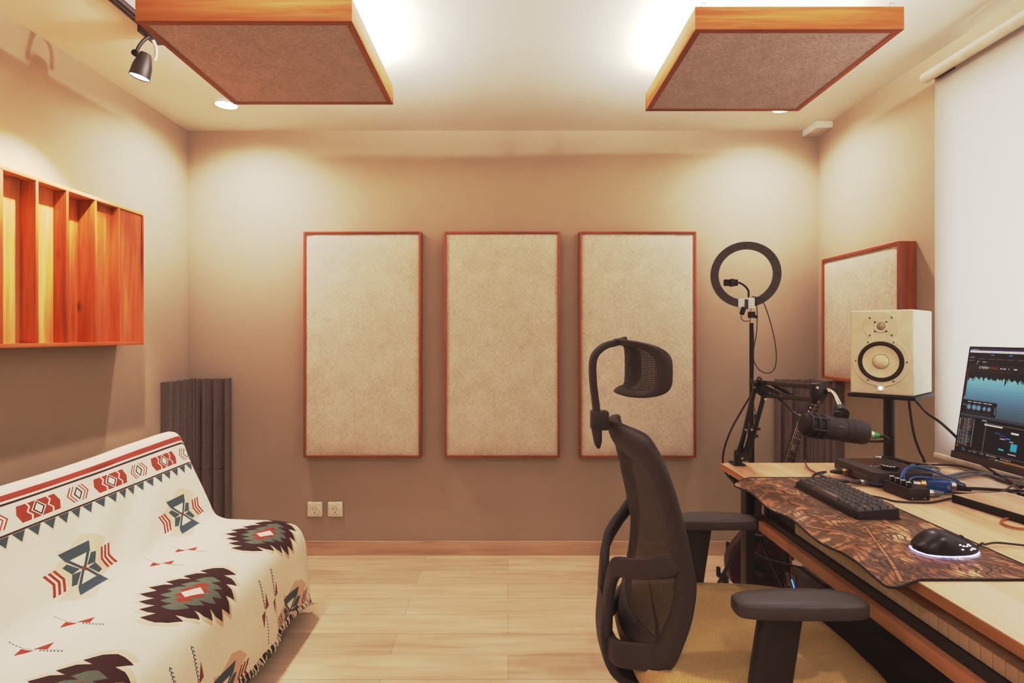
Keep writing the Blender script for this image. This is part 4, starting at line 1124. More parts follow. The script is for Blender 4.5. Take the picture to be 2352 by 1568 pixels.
R_(.072, .088, .128, .135, (170,170,160), 2); R_(.112, .130, .130, .138, (190,190,185), 2); R_(.135, .141, .130, .138, (150,150,150), 2); R_(.07, .08, .145, .151, (180,180,170), 2)
R_(.014, .99, .16, .20, (52,52,57), 1)
TX(.108, .188, .0098, 'fabfilter', (225,228,224)); R_(.112, .150, .1905, .195, (150,150,148), 3); TX(.172, .192, .0105, 'Pro-L', (214,62,44)); R_(.095, .101, .172, .196, (190,190,160), 3)
for a, w_ in ((.232, .008), (.245, .006), (.256, .010), (.283, .005), (.315, .02)): R_(a, a+w_, .178, .188, (205,205,205), 2)
R_(.018, .99, .214, .216, (130,60,62), 2)
R_(.012, .024, .20, .45, (84,52,58), 2)
nb_ = 190
prev = .0
for i in range(nb_):
    a = .014+.976*i/nb_; d_ = .275+.008*math.sin(i*.9)+.006*math.sin(i*.23)+random.choice([0, .004, 0, .02, -.006, .03, .045])*random.random()
    NQ = 14
    for q in range(NQ):
        f_ = q/(NQ-1); b0 = d_ if q == 0 else .27+.55*q/NQ*.60; b1 = .27+.55*(q+1)/NQ*.60
        if d_ > b0: b0 = d_
        if b0 >= b1: continue
        R_(a, a+.976/nb_, b0, b1, (int(142-62*f_), int(190-72*f_), int(204-76*f_)), 1)
R_(.07, .99, .352, .3535, (176,172,140), 2); R_(.016, .024, .30, .42, (46,44,56), 3)
R_(.012, .245, .475, .598, (46,47,54), 3); R_(.016, .043, .512, .528, (84,110,120), 4)
for a, r_ in ((.062, .0088), (.099, .0088), (.130, .0088), (.168, .0068), (.199, .0068)):
    for rr, c, up in ((r_, (104,140,154), 5), (r_*.55, (136,168,180), 6)):
        S.face([mp(a+rr*math.cos(q*PI/12)/Wm, .535+rr*math.sin(q*PI/12)/H, .0006+up*.00012) for q in range(24)][::-1], scol(c))
    R_(a-.012, a+.014, .487, .494, (196,198,196), 4); R_(a-.012, a-.004, .578, .582, (130,130,130), 4); R_(a+.004, a+.012, .578, .582, (130,130,130), 4)
R_(.234, .241, .49, .585, (30,30,32), 4); R_(.236, .239, .51, .575, (180,180,170), 5)
R_(.012, .99, .600, .622, (72,84,96), 2)
R_(.012, .99, .622, .945, (38,38,44), 2)
R_(.012, .118, .628, .880, (46,46,52), 3)
for i in range(22):
    b = .636+i*.0112; cc = (200,196,190) if i % 3 else (120,170,170)
    for j, a in enumerate((.016, .030, .044, .054)):
        R_(a, a+.005, b, b+.0055, (190,58,52) if (j == 1 and 1 < i < 10) else cc, 5)
    R_(.112, .1155, b, b+.006, (214,210,200), 5)
    R_(.064, .105, b-.001, b+.009, (74,74,80) if i < 9 else ((40,48,72) if i < 13 else ((52,84,76) if i < 19 else (66,36,38))), 4)
    R_(.067, .067+.012+random.random()*.016, b+.001, b+.005, (170,168,160), 5)
R_(.0125, .0150, .65, .70, (214,206,190), 5); R_(.0125, .0150, .70, .73, (60,90,160), 5); R_(.0125, .0150, .74, .80, (60,190,190), 5)
R_(.012, .028, .888, .898, (216,60,44), 5)
for i in range(48): R_(.135+i*.018, .1358+i*.018, .655, .90, (52,52,60), 3)
R_(.193, .1955, .65, .90, (150,148,134), 4); R_(.184, .30, .660, .672, (224,228,226), 5); R_(.184, .99, .652, .654, (190,188,176), 5)
R_(.165, .196, .632, .638, (214,214,200), 5); R_(.163, .170, .645, .652, (60,130,190), 5); R_(.195, .202, .645, .652, (60,130,190), 5)
for a0, a1, b0, b1, c in ((.258, .292, .715, .722, (44,120,200)), (.290, .325, .727, .736, (38,84,160)), (.325, .355, .742, .754, (50,140,220)), (.293, .325, .752, .762, (176,170,150)), (.352, .375, .762, .772, (176,170,150)), (.292, .325, .838, .850, (70,200,190)), (.362, .40, .778, .84, (60,170,190)), (.355, .40, .69, .705, (226,228,226)), (.352, .40, .862, .870, (190,188,180))): R_(a0, a1, b0, b1, c, 5)
R_(.125, .99, .900, .9025, (130,130,124), 4)
R_(.055, .070, .899, .905, (70,150,190), 5)
for a, w_ in ((.058, .022), (.104, .020), (.132, .028), (.180, .028)): R_(a, a+w_, .912, .9165, (160,160,156), 5); R_(a+.001, a+w_*.8, .920, .923, (120,120,116), 5)
TX(.222, .922, .0070, '00015.02.03', (214,214,208))
for i in range(5): R_(.315+i*.013, .321+i*.013, .914, .922, (210,210,206), 5)
R_(.24, .99, .930, .945, (104,66,38), 5); R_(.33, .99, .930, .945, (160,124,62), 6); R_(.285, .298, .931, .943, (70,180,220), 7); R_(.303, .306, .934, .940, (200,190,180), 7); R_(.309, .330, .935, .940, (190,170,150), 7)
S.keepn = True
S.build('screen', mt_, smooth=False)
# webcam on the monitor, barely in the frame
t = thing('webcam', 'small round black webcam on top of the monitor at the right edge', 'webcam', at(2375, 790, 1.52))
p = at(2372, 776, 1.53)+Vector((.02, 0, 0)); b = MB(); b.ball(p, .022, 'matte_black', (1, 1, .9)); b.build('body', t)
b = MB(); b.box(p.x-.005, p.x+.012, p.y-.02, p.y+.02, mz1-.004+.001, p.z-.012, 'black_plastic', .003); b.build('clip', t)
b = MB(); b.lathe([(.010, .0205), (.008, .022), (0, .022)], p, (-1,0,0), 'glass_black'); b.build('lens', t)

# ------------------------------------------------------------------ studio monitor speaker and its stand
ang = math.radians(49)                             # turned towards the listener
SC = Vector((1.3215, 1.9525, 0)); SW, SH, SD = .183, .281, .222; SZ = 1.003
sp = thing('studio_speaker', 'cream studio speaker with a black ringed woofer on a pole stand', 'speaker', SC+Vector((0,0,SZ)), rot=(0, 0, -ang))
b = MB(); b.box(-SW/2, SW/2, -SD/2, SD/2, 0, SH, 'speaker_white', .006, seg=3); b.build('cabinet', sp, local=True)
zw, zt_ = .110, .226; fy = -SD/2
b = MB(); b.lathe([(.083, 0), (.082, .0025), (.066, .003)], (0, fy, zw), (0,-1,0), 'speaker_white', 48); b.build('woofer_trim', sp, local=True)
b = MB(); b.lathe([(.067, .003), (.064, .007), (.058, .007), (.053, .002)], (0, fy, zw), (0,-1,0), 'cone_rubber', 48); b.build('woofer_surround', sp, local=True)
b = MB(); b.lathe([(.0535, .0035), (.040, -.001+.0015), (.0245, .0008)], (0, fy, zw), (0,-1,0), 'cone_cream', 48); b.lathe([(.0245, .0008), (.0235, .001)], (0, fy, zw), (0,-1,0), 'cone_rubber', 48); b.lathe([(.0235, .001), (.019, .0055), (.010, .0085), (0, .0095)], (0, fy, zw), (0,-1,0), 'cone_cream', 48); b.build('woofer_cone', sp, local=True)
b = MB(); b.lathe([(.0505, 0), (.0495, .0016), (.020, .0012), (.0185, .0035), (.0165, .0035), (.0125, .0006)], (0, fy, zt_), (0,-1,0), 'speaker_white', 48); b.build('tweeter_plate', sp, local=True)
b = MB(); b.lathe([(.0125, .0006), (.009, .004), (0, .0062)], (0, fy, zt_), (0,-1,0), 'dome_grey', 32); b.build('tweeter_dome', sp, local=True)
kf = None
for (x, z) in [(.0735*math.cos(math.radians(a)), zw+.0735*math.sin(math.radians(a))) for a in (0, 60, 120, 180, 240, 300)]+[(.0315*sx, zt_+.029*sz) for sx in (-1, 1) for sz in (-1, 1)]+[(.0165*sx, zt_+.0155*sz) for sx in (-1, 1) for sz in (-1, 1)]:
    b = MB(); b.lathe([(.0028, .0026), (.002, .0038), (0, .0038)], (x, fy, z), (0,-1,0), 'silver_ring', 10); b.build('screw', sp, local=True)
b = MB(); b.box(-.0105, .0105, fy-.003, fy, .012, .032, 'white_plastic', .001); b.build('logo_plate', sp, local=True)
b = MB(); b.lathe([(.006, .0032), (0, .0036)], (0, fy, .022), (0,-1,0), 'led_dot', 24); b.build('logo_lamp', sp, local=True)

ss_ = thing('speaker_stand', 'black pole stand with a square plate carrying the cream speaker', 'stand', SC, rot=(0, 0, -ang))
b = MB(); b.box(-.098, .098, -.118, .118, SZ-.013, SZ-.0005, 'black_metal', .003); b.build('top_plate', ss_, local=True)
b = MB(); b.cyl((-.0285, .083, .012), (-.0285, .083, SZ-.012), .0175, 'black_metal'); b.build('pole', ss_, local=True)
b = MB(); b.lathe([(0, 0), (.074, 0), (.076, .004), (.074, .012), (.030, .018), (.0, .020)], (-.0285, .083, 0), (0,0,1), 'black_metal', 40); b.build('base', ss_, local=True)
b = MB(); b.cyl((-.0285, .083, .17), (-.0285, .083, .24), .026, 'black_plastic'); b.build('collar', ss_, local=True)
cable('speaker_cable', [at(2087, 912, 2.10), at(2092, 955, 2.10), at(2100, 1000, 2.09), at(2112, 1035, 2.08), at(2124, 1064, 2.07), at(2130, 1130, 2.07), at(2138, 1300, 2.07), at(2150, 1517, 2.08)], .0042, 'black_cable', 'black cable hanging from the speaker straight down behind the desk')
cable('speaker_cable', [at(2100, 916, 2.06), at(2112, 930, 2.05), at(2130, 949, 2.0), at(2160, 970, 1.95), at(2195, 1002, 1.86), at(2230, 1040, 1.80)], .0042, 'black_cable', 'black cable running from the speaker to behind the monitor')

# ------------------------------------------------------------------ ring light on its tripod
RX, RY, RZ = .930, 2.20, 1.436
t = thing('ring_light', 'black ring light on a tall thin tripod seen from behind, beside the right-hand wall panels', 'ring light', (.946, RY, 0))
Rz = Matrix.Translation((RX-.008, RY, RZ)) @ Matrix.Rotation(math.radians(-20), 4, 'Z') @ Matrix.Rotation(math.radians(4), 4, 'X')
b = MB(); ro, ri, th_ = .126, .098, .011
sec = [(ro, -th_), (ro+.002, 0), (ro, th_), (ri, th_), (ri-.001, 0), (ri, -th_)]
rows = [[Rz @ Vector(((r)*math.cos(a), h, (r)*math.sin(a))) for r, h in sec] for a in [2*PI*k/72 for k in range(72)]]
b.grid(rows, 'dark_steel' if False else 'arm_pad', close_u=True, close_v=True); b.build('ring', t, ang=40)
b = MB(); 
for k in range(12):
    a = 2*PI*k/12+PI/2
    if k == 6: continue
    q = Rz @ Matrix.Rotation(-a, 4, 'Y'); b.box(.106, .118, -th_-.0008, -th_+.001, -.0012, .0012, 'matte_black', mat=q)
b.build('vent_slots', t)
b = MB(); rows = [[Rz @ Vector((r*math.cos(a), th_+.0008, r*math.sin(a))) for r in (ri+.003, ro-.003)] for a in [2*PI*k/60 for k in range(60)]]
b.grid(rows, 'ivory_plastic', close_u=True); b.build('diffuser', t)
b = MB(); b.box(-.030, .030, -.016, .013, -.020, .020, 'white_plastic', .004, mat=Rz @ Matrix.Translation((.004, 0, -.113))); b.box(-.006, .006, -.019, -.014, -.020, .018, 'arm_pad', mat=Rz @ Matrix.Translation((.004, 0, -.113))); b.build('mount', t)
px_ = .946
b = MB(); b.box(px_-.011, px_+.011, RY-.010, RY+.010, 1.268, 1.292, 'matte_black', .003); b.cyl((px_, RY, 1.292), (px_, RY, 1.305), .004, 'steel'); b.cyl((px_+.010, RY, 1.276), (px_+.022, RY, 1.270), .006, 'matte_black'); b.build('swivel_head', t)
b = MB(); b.cyl((px_, RY, 1.246), (px_, RY, 1.270), .0065, 'steel'); b.cyl((px_, RY, .82), (px_, RY, 1.248), .0078, 'black_metal'); b.cyl((px_, RY, .08), (px_, RY, .84), .0105, 'black_metal'); b.build('pole', t)
b = MB(); b.cyl((px_, RY, .80), (px_, RY, .848), .014, 'black_plastic'); b.box(px_, px_+.030, RY-.013, RY-.003, .833, .843, 'black_plastic', .002); b.box(px_, px_+.022, RY-.013, RY-.003, .805, .815, 'black_plastic', .002); b.build('clamp', t)
b = MB(); b.cyl((px_, RY, .395), (px_, RY, .43), .019, 'black_plastic'); b.box(px_-.01, px_+.045, RY-.012, RY+.012, .395, .425, 'black_plastic', .003); b.build('leg_collar', t)
for k, a in enumerate((-.12, 2.3, 4.2)):
    q = Vector((math.cos(a), math.sin(a), 0)); b = MB(); b.tube([Vector((px_, RY, .405))+q*.035, Vector((px_, RY, .012))+q*.22], .0075, 'black_metal', 8); b.ball(Vector((px_, RY, .012))+q*.22, .011, 'matte_black'); b.build('leg', t)
b = MB(); g0 = at(1719, 682, RY-.012); g1 = at(1692, 649, RY-.03)
b.tube(catmull([g0, at(1719, 668, RY-.02), at(1711, 657, RY-.03), at(1700, 650, RY-.03), g1], 6), .0035, 'matte_black', 8); b.build('gooseneck', t)
b = MB(); c_ = at(1680, 649, RY-.03); b.box(c_.x-.028, c_.x+.024, RY-.036, RY-.022, c_.z-.012, c_.z+.012, 'matte_black', .003); b.box(c_.x-.006, c_.x+.008, RY-.042, RY-.02, c_.z-.015, c_.z+.014, 'black_plastic', .003); b.build('phone_holder', t)
b = MB(); c_ = at(1706, 714, RY-.01); rm = Matrix.Translation(c_) @ Matrix.Rotation(math.radians(18), 4, 'Y'); b.box(-.008, .008, -.006, .006, -.015, .015, 'matte_black', .003, mat=rm); b.build('remote_control', t)
cable('light_cable', [at(1702, 724, RY-.01), at(1703, 732, RY-.01), at(1710, 737, RY-.01), at(1722, 737, RY-.01)], .0014, 'black_cable', 'tiny cable looping from the small control to the ring light head')
cable('light_cable', [at(1727, 681, RY-.02), at(1738, 683, RY-.02), at(1754, 696, RY-.02), at(1768, 735, RY-.02), at(1779, 780, RY-.02), at(1783, 818, RY-.02), at(1779, 846, RY-.02), at(1764, 857, RY-.02), at(1745, 850, RY-.02), at(1733, 832, RY-.02), at(1730, 812, RY-.018), at(1733, 790, RY-.018), at(1738, 760, RY-.018), at(1739, 715, RY-.018), at(1736, 690, RY-.018)], .0017, 'black_cable', 'thin black cable hanging in a long loop beside the ring light pole')
cable('light_cable', [at(1729, 743, RY-.018), at(1731, 775, RY-.018), at(1731, 820, RY-.018), at(1730, 880, RY-.018), at(1731, 925, RY-.018), at(1735, 950, RY-.018)], .0014, 'black_cable', 'thin black cable hanging straight down the ring light pole')
tt = thing('cable_plug', 'small plug hanging at the end of a thin cable beside the ring light pole', 'cable plug', at(1736, 955, RY-.02)); c_ = at(1736, 955, RY-.02)
b = MB(); b.box(c_.x-.006, c_.x+.006, c_.y-.004, c_.y+.004, c_.z-.024, c_.z+.006, 'matte_black', .002); b.build('boot', tt)
b = MB(); b.box(c_.x-.005, c_.x+.005, c_.y-.002, c_.y+.002, c_.z-.038, c_.z-.023, 'brass'); b.build('metal_tip', tt)

# ------------------------------------------------------------------ boom arm and microphone
ba = thing('boom_arm', 'black jointed boom arm clamped to the far left corner of the desk', 'microphone arm', (.800, 1.965, DZ))
B0 = Vector((.800, 1.965, .752)); E0 = Vector((.853, 1.945, 1.035)); F0 = Vector((.868, 1.60, 1.040))
b = MB(); b.box(.780, .820, 1.948, 1.992, DZ+.0005, DZ+.005, 'black_metal', .002); b.box(.755, .765, 1.945, 1.985, DZ-.06, DZ+.006, 'black_metal', .002) if False else None
b.cyl(B0, B0+Vector((0,0,.03)), .012, 'black_metal'); b.box(.782, .818, 2.0005, 2.008, DZ-.055, DZ+.006, 'black_metal', .001); b.box(.782, .818, 1.95, 2.008, DZ-.058, DZ-.050, 'black_metal', .001); b.cyl((.80, 1.97, DZ-.075), (.80, 1.97, DZ-.023), .006, 'dark_steel'); b.cyl((.80, 1.97, DZ-.030), (.80, 1.97, DZ-.023), .012, 'black_metal'); b.build('clamp', ba)
b = MB(); b.prism([(.786, 1.955, .765), (.832, 1.955, .765), (.846, 1.955, .812), (.818, 1.955, .812), (.786, 1.955, .80)], (0, .018, 0), 'black_metal', .002); b.build('base_joint', ba)
def bar(p, q, w=.0075, m='black_metal'):
    b = MB(); p, q = Vector(p), Vector(q); d = (q-p).normalized(); u = Vector((0,0,1)); u = (u-d*u.dot(d)).normalized() if abs(d.z) < .95 else Vector((1,0,0))
    b.tube([p, q], 1, m, 12, flat=(w, w*.8, tuple(u)) if abs(d.z) < .8 else (w, w*.8, (0,1,0))); return b
ofs = Vector((.026, 0, 0))
bar(B0+Vector((.002, 0, .035)), E0+Vector((-.004, 0, -.010))).build('lower_bar', ba)
bar(B0+Vector((.030, -.004, .030)), E0+Vector((.026, -.004, -.035))).build('lower_bar', ba)
bar(E0+Vector((.012, 0, .004)), F0+Vector((.0, 0, .014))).build('upper_bar', ba)
bar(E0+Vector((.020, 0, -.040)), F0+Vector((.004, 0, -.022))).build('upper_bar', ba)
b = MB(); b.prism([E0+Vector((-.018, -.010, .012)), E0+Vector((.020, -.010, .012)), E0+Vector((.042, -.010, -.030)), E0+Vector((.026, -.010, -.050)), E0+Vector((-.002, -.010, -.030))], (0, .020, 0), 'black_metal', .002); b.build('elbow_plate', ba)
b = MB(); b.prism([F0+Vector((-.014, -.009, .024)), F0+Vector((.012, -.009, .026)), F0+Vector((.036, -.009, .004)), F0+Vector((.018, -.009, -.032)), F0+Vector((-.010, -.009, -.034))], (0, .018, 0), 'black_metal', .002); b.build('end_plate', ba)
def spring(p, q, r, n): 
    p, q = Vector(p), Vector(q); d = (q-p); u = d.orthogonal().normalized(); w = d.normalized().cross(u)
    return [p+d*k/(n*8)+(u*math.cos(2*PI*k/8)+w*math.sin(2*PI*k/8))*r for k in range(n*8+1)]
for p, q in ((E0+Vector((.012, -.013, -.004)), at(1797, 907, 1.81)), (E0+Vector((.042, -.013, .0)), at(1820, 906, 1.76)), (at(1712, 984, 1.942), at(1693, 1044, 1.942)), (at(1727, 984, 1.942), at(1710, 1040, 1.942))):
    b = MB(); b.cyl(p, q, .0052, 'black_plastic', seg=10); b.tube(spring(Vector(p)+(Vector(q)-Vector(p))*.1, Vector(p)+(Vector(q)-Vector(p))*.9, .0052, 60), .0006, 'matte_black', 4); b.build('spring', ba)
b = MB()
for p in (E0+Vector((-.010, -.014, .006)), E0+Vector((-.014, -.014, -.012)), E0+Vector((.026, -.014, -.040)), E0+Vector((.022, -.014, -.052)), F0+Vector((-.004, -.012, .014)), F0+Vector((.000, -.012, -.026)), F0+Vector((.028, -.012, .006)), B0+Vector((.004, -.014, .026)), B0+Vector((-.006, -.014, .058)), at(1711, 986, 1.945), at(1725, 986, 1.945), at(1795, 909, 1.80), at(1800, 909, 1.79)):
    b.cyl(p, p+Vector((0, -.008, 0)), .0042, 'steel', seg=12)
b.build('bolts', ba)
b = MB(); b.tube(catmull([F0+Vector((.030, -.006, .006)), F0+Vector((.038, -.020, .000)), F0+Vector((.036, -.045, -.018)), F0+Vector((.034, -.065, -.036))], 5), .0065, 'steel', 10); b.build('swivel_stud', ba)
b = MB(); b.box(.93, .938, 1.60, 1.62, 1.0, 1.0+.03, 'black_metal'); b.bm.free()
b = MB(); kp = F0+Vector((.062, .02, -.001)); b.cyl(kp+Vector((-.035, 0, 0)), kp, .004, 'black_metal'); b.box(kp.x-.006, kp.x+.014, kp.y-.006, kp.y+.006, kp.z-.010, kp.z+.012, 'matte_black', .003); b.build('wing_knob', ba)

mcz = thing('microphone', 'fat black broadcast microphone held level by the boom arm', 'microphone', at(1912, 985, 1.45))
m0, m1 = at(1838, 972, 1.452), at(1986, 994, 1.448); md = (m1-m0).normalized(); mL = (m1-m0).length
def mlathe(prof, mat, seg=40): b = MB(); b.lathe(prof, m0, md, mat, seg); return b
R0 = .0300
mlathe([(0, .004), (R0*.55, .002), (R0*.82, .006), (R0*.93, .014), (R0*.93, .058), (0, .058)], 'matte_black').build('grille', mcz)
mlathe([(R0*.93, .058), (R0, .058), (R0*1.01, .10), (R0*.985, .102), (R0*.985, .106), (R0*1.02, .108), (R0*1.02, .122), (R0, .123), (R0*1.02, .124), (R0*1.02, mL-.008), (R0*.95, mL), (0, mL)], 'black_plastic').build('body', mcz, ang=25)
u_ = md.orthogonal().normalized(); w__ = md.cross(u_)
b = MB()
for h in (.018, .036, .054): 
    b.tube([m0+md*h+(u_*math.cos(2*PI*k/40)+w__*math.sin(2*PI*k/40))*R0*.975 for k in range(40)], .0034, 'black_plastic', 8, closed=True)
for k in range(6):
    a = 2*PI*k/6+.5; q = (u_*math.cos(a)+w__*math.sin(a))*R0*.985; b.tube([m0+md*.016+q, m0+md*.060+q], .0034, 'black_plastic', 8)
b.build('cage', mcz)
cl = MB(); f_ = Vector((0, -1, 0)); lc = m0+md*.088+f_*(R0*1.012); up_ = Vector((0,0,1)); rt = md
def disc_line(c, r, wd_, m, n=24, a0=0, a1=2*PI):
    rows = [[c+(rt*math.cos(a)+up_*math.sin(a))*rr for rr in (r, r-wd_)] for a in [a0+(a1-a0)*k/n for k in range(n+1)]]; cl.grid(rows, m)
lc = lc+f_*.0008; disc_line(lc, .0055, .0007, 'silver_ring')
for k in range(3):
    a = PI/2+2*PI*k/3; a2 = a+2*PI/3; p, q = lc+(rt*math.cos(a)+up_*math.sin(a))*.0048, lc+(rt*math.cos(a2)+up_*math.sin(a2))*.0048; cl.tube([p, q], .0003, 'silver_ring', 4)
cl.tube([lc+up_*.0100-rt*.007, lc+up_*.0100+rt*.007], .0004, 'white_print', 4); cl.build('emblem', mcz, smooth=False)
yk = MB(); s0 = F0+Vector((.034, -.065, -.036)); top_ = m0+md*.098+Vector((0, .004, R0+.004))
yk.tube(catmull([s0, s0.lerp(top_, .35)+Vector((.004,0,.004)), top_.lerp(s0, .25), top_], 5), .0105, 'black_plastic', 12)
yk.cyl(s0.lerp(top_, .62)+Vector((-.002, -.018, -.002)), s0.lerp(top_, .62)+Vector((.012, .014, .004)), .017, 'black_plastic'); yk.build('mount', mcz)
plug('cable_plug', m1+md*.0005, md+Vector((0, 0, -.10)), 'silver plug with a green sleeve in the tail of the microphone', 'steel', 'green_boot', .0095, .019, .022)
cable('microphone_cable', [m1+md*.040+Vector((0, 0, -.003)), at(2034, 1003, 1.42), at(2040, 1009, 1.42), at(2030, 1013, 1.43), at(1995, 1012, 1.50), at(1950, 998, 1.54), at(1900, 978, 1.56), at(1835, 955, 1.70), at(1800, 925, 1.80), at(1768, 898, 1.88), at(1752, 880, 1.90), at(1747, 868, 1.915), at(1741, 868, 1.97), at(1737, 888, 1.99), at(1722, 912, 1.985), at(1702, 945, 1.985), at(1680, 985, 1.985), at(1665, 1025, 1.99), at(1660, 1060, 1.995), at(1667, 1085, 2.02), at(1686, 1108, 2.05), at(1715, 1135, 2.06)], .0036, 'black_cable', 'black cable looping from the microphone over the boom arm and down past the desk corner')

# ------------------------------------------------------------------ guitar on its stand
GY = 2.46; sc_ = GY/F
gt_ = thing('electric_guitar', 'dark purple electric guitar with an orange edge leaning in a stand behind the desk', 'guitar', at(1715, 1355, GY), rot=(math.radians(-8), math.radians(21.0), 0))
Hs = .955                                                # local: z up the neck, x across, -y front
def body_out():
    half = [(0, .0), (.075, .006), (.130, .040), (.162, .095), (.160, .15), (.132, .205), (.112, .245), (.118, .285), (.140, .325), (.140, .362), (.118, .385), (.092, .375), (.068, .335), (.040, .318), (.028, .318)]
    left = [(x*.78, z) for x, z in [(-.028, .318), (-.042, .325), (-.066, .350), (-.090, .405), (-.112, .420), (-.136, .402), (-.140, .360), (-.122, .305), (-.112, .250), (-.132, .205), (-.160, .15), (-.162, .095), (-.130, .040), (-.075, .006)]]
    return catmull([Vector((x, 0, z)) for x, z in half+left], 4, closed=True)
bo = body_out(); cen_ = Vector((0, 0, .18))
b = MB(); rows = []
for q, y in ((1.0, .020), (1.0, -.008), (.97, -.020)): rows.append([Vector((cen_.x+(p.x-cen_.x)*q, y, cen_.z+(p.z-cen_.z)*q)) for p in bo])
b.grid(rows, 'guitar_body', close_v=True); b.face([p for p in rows[0]], 'guitar_body'); b.build('body', gt_, local=True)
b = MB(); b.grid([[Vector((cen_.x+(p.x-cen_.x)*.97, -.0200, cen_.z+(p.z-cen_.z)*.97)) for p in bo], [Vector((cen_.x+(p.x-cen_.x)*.87, -.0225, cen_.z+(p.z-cen_.z)*.89)) for p in bo]], 'guitar_body', close_v=True); b.face([Vector((cen_.x+(p.x-cen_.x)*.87, -.0225, cen_.z+(p.z-cen_.z)*.89)) for p in bo], 'guitar_body'); b.build('top', gt_, local=True)
b = MB(); n_ = len(bo); arc_ = [p for p in bo if p.x > .06 and p.z < .36]
b.grid([[Vector((p.x*.985, -.0212, cen_.z+(p.z-cen_.z)*.985)) for p in arc_], [Vector((p.x*.90, -.0238, cen_.z+(p.z-cen_.z)*.91)) for p in arc_]], 'guitar_edge'); b.build('binding', gt_, local=True)
b = MB(); b.prism([(-.022, -.029, .30), (.022, -.029, .30), (.017, -.029, .80), (-.017, -.029, .80)], (0, .018, 0), 'fretboard', .004); b.build('neck', gt_, local=True)
b = MB(); b.prism([(-.0265, -.034, .275), (.0265, -.034, .275), (.0205, -.034, .80), (-.0205, -.034, .80)], (0, .005, 0), 'fretboard'); b.build('fretboard', gt_, local=True)
b = MB(); scl = .648; z_n = .80
for k in range(1, 23):
    z = z_n-scl*(1-2**(-k/12))
    w_ = .0205+.006*(z_n-z)/.525; b.box(-w_, w_, -.0353, -.0338, z-.0011, z+.0011, 'brass')
b.box(-.0215, .0215, -.037, -.033, .799, .803, 'ivory_plastic'); b.build('frets', gt_, local=True)
b = MB()
for k in (12,): 
    z = z_n-scl*(1-2**(-11.5/12))
    for x in (-.007, 0, .007): b.box(x-.001, x+.001, -.0345, -.0339, z-.010, z+.010, 'ivory_plastic')
b.build('inlay', gt_, local=True); b = MB()
z = z_n-scl*(1-2**(-4.5/12))
for x in (-.006, 0, .006): b.box(x-.0015, x+.0015, -.0345, -.0339, z-.011, z+.011, 'ivory_plastic')
b.build('inlay', gt_, local=True)
b = MB(); b.prism([(-.021, -.026, .80), (.021, -.026, .80), (.036, -.026, .85), (.046, -.026, .93), (.020, -.026, .965), (-.012, -.026, .94), (-.030, -.026, .86)], (0, .014, 0), 'guitar_body', .002); b.build('headstock', gt_, local=True)
for i in range(6):
    z = .83+i*.019; x = .031+.0028*i; b = MB(); b.cyl((x, -.020, z), (x+.020, -.020, z), .0035, 'steel'); b.box(x+.014, x+.028, -.025, -.015, z-.007, z+.007, 'dark_steel', .003); b.cyl((x-.014, -.035, z), (x-.014, -.026, z), .004, 'steel'); b.build('tuning_peg', gt_, local=True)
for i in range(6):
    x0_, x1_ = (-.026+.0104*i), (-.0170+.0068*i); b = MB(); b.tube([(x0_, -.0385, .085), (x1_, -.0380, .80)], .0007+.00018*(5-i), 'steel', 5); b.build('string', gt_, local=True)
b = MB(); b.box(-.036, .036, -.038, -.0225, .078, .096, 'dark_steel', .003); b.build('bridge', gt_, local=True)
for z in (.118, .225):
    b = MB(); b.box(-.042, .042, -.031, -.0225, z-.017, z+.017, 'matte_black', .003)
    for x in (-.038, .038): b.cyl((x, -.033, z), (x, -.030, z), .003, 'steel', seg=10)
    b.build('pickup', gt_, local=True)
for x, z in ((.085, .165), (.105, .115), (.075, .075)):
    b = MB(); b.lathe([(.011, 0), (.0105, .014), (.008, .016), (0, .016)], (x, -.0225, z), (0,-1,0), 'matte_black', 20); b.build('control_knob', gt_, local=True)
b = MB(); b.lathe([(.005, 0), (.005, .004), (.002, .012), (0, .013)], (.098, -.0225, .20), (0,-1,0), 'steel', 12); b.build('selector_switch', gt_, local=True)
st_ = MB(); gx = .145
p = [at(1806, 1262, GY-.03), at(1806, 1300, GY-.035), at(1812, 1352, GY-.04), at(1806, 1385, GY-.03)]
pts = catmull(p, 6); rows = [[q+Vector((-.011, 0, 0)), q+Vector((.011, -.003, 0))] for q in pts]; st_.grid(rows, 'matte_black'); o = st_.build('guitar_strap', loc=pts[0]); tag(o, 'black strap hanging beside the guitar body with a small grey tag', 'strap'); o.modifiers.new('s', 'SOLIDIFY').thickness = .002
lb = MB(); q0, q1 = at(1806, 1314, GY-.040), at(1812, 1345, GY-.046)
lb.grid([[q0+Vector((-.004, 0, 0)), q0+Vector((.008, -.002, 0))], [q1+Vector((-.004, 0, 0)), q1+Vector((.008, -.002, 0))]], 'grey_print'); 
dz_ = (q1-q0).normalized(); xx = Vector((1, -.1, 0)).normalized(); yy = dz_.cross(xx); 
tm = Matrix(((dz_.x, xx.x, 0, 0), (dz_.y, xx.y, -1, 0), (dz_.z, xx.z, 0, 0), (0,0,0,1))); o3 = q0+Vector((-.002, -.002, -.004)); tm.translation = o3
lb.text('IBANEZ', .0115, 'matte_black', tm); lb.build('tag', o, smooth=False)

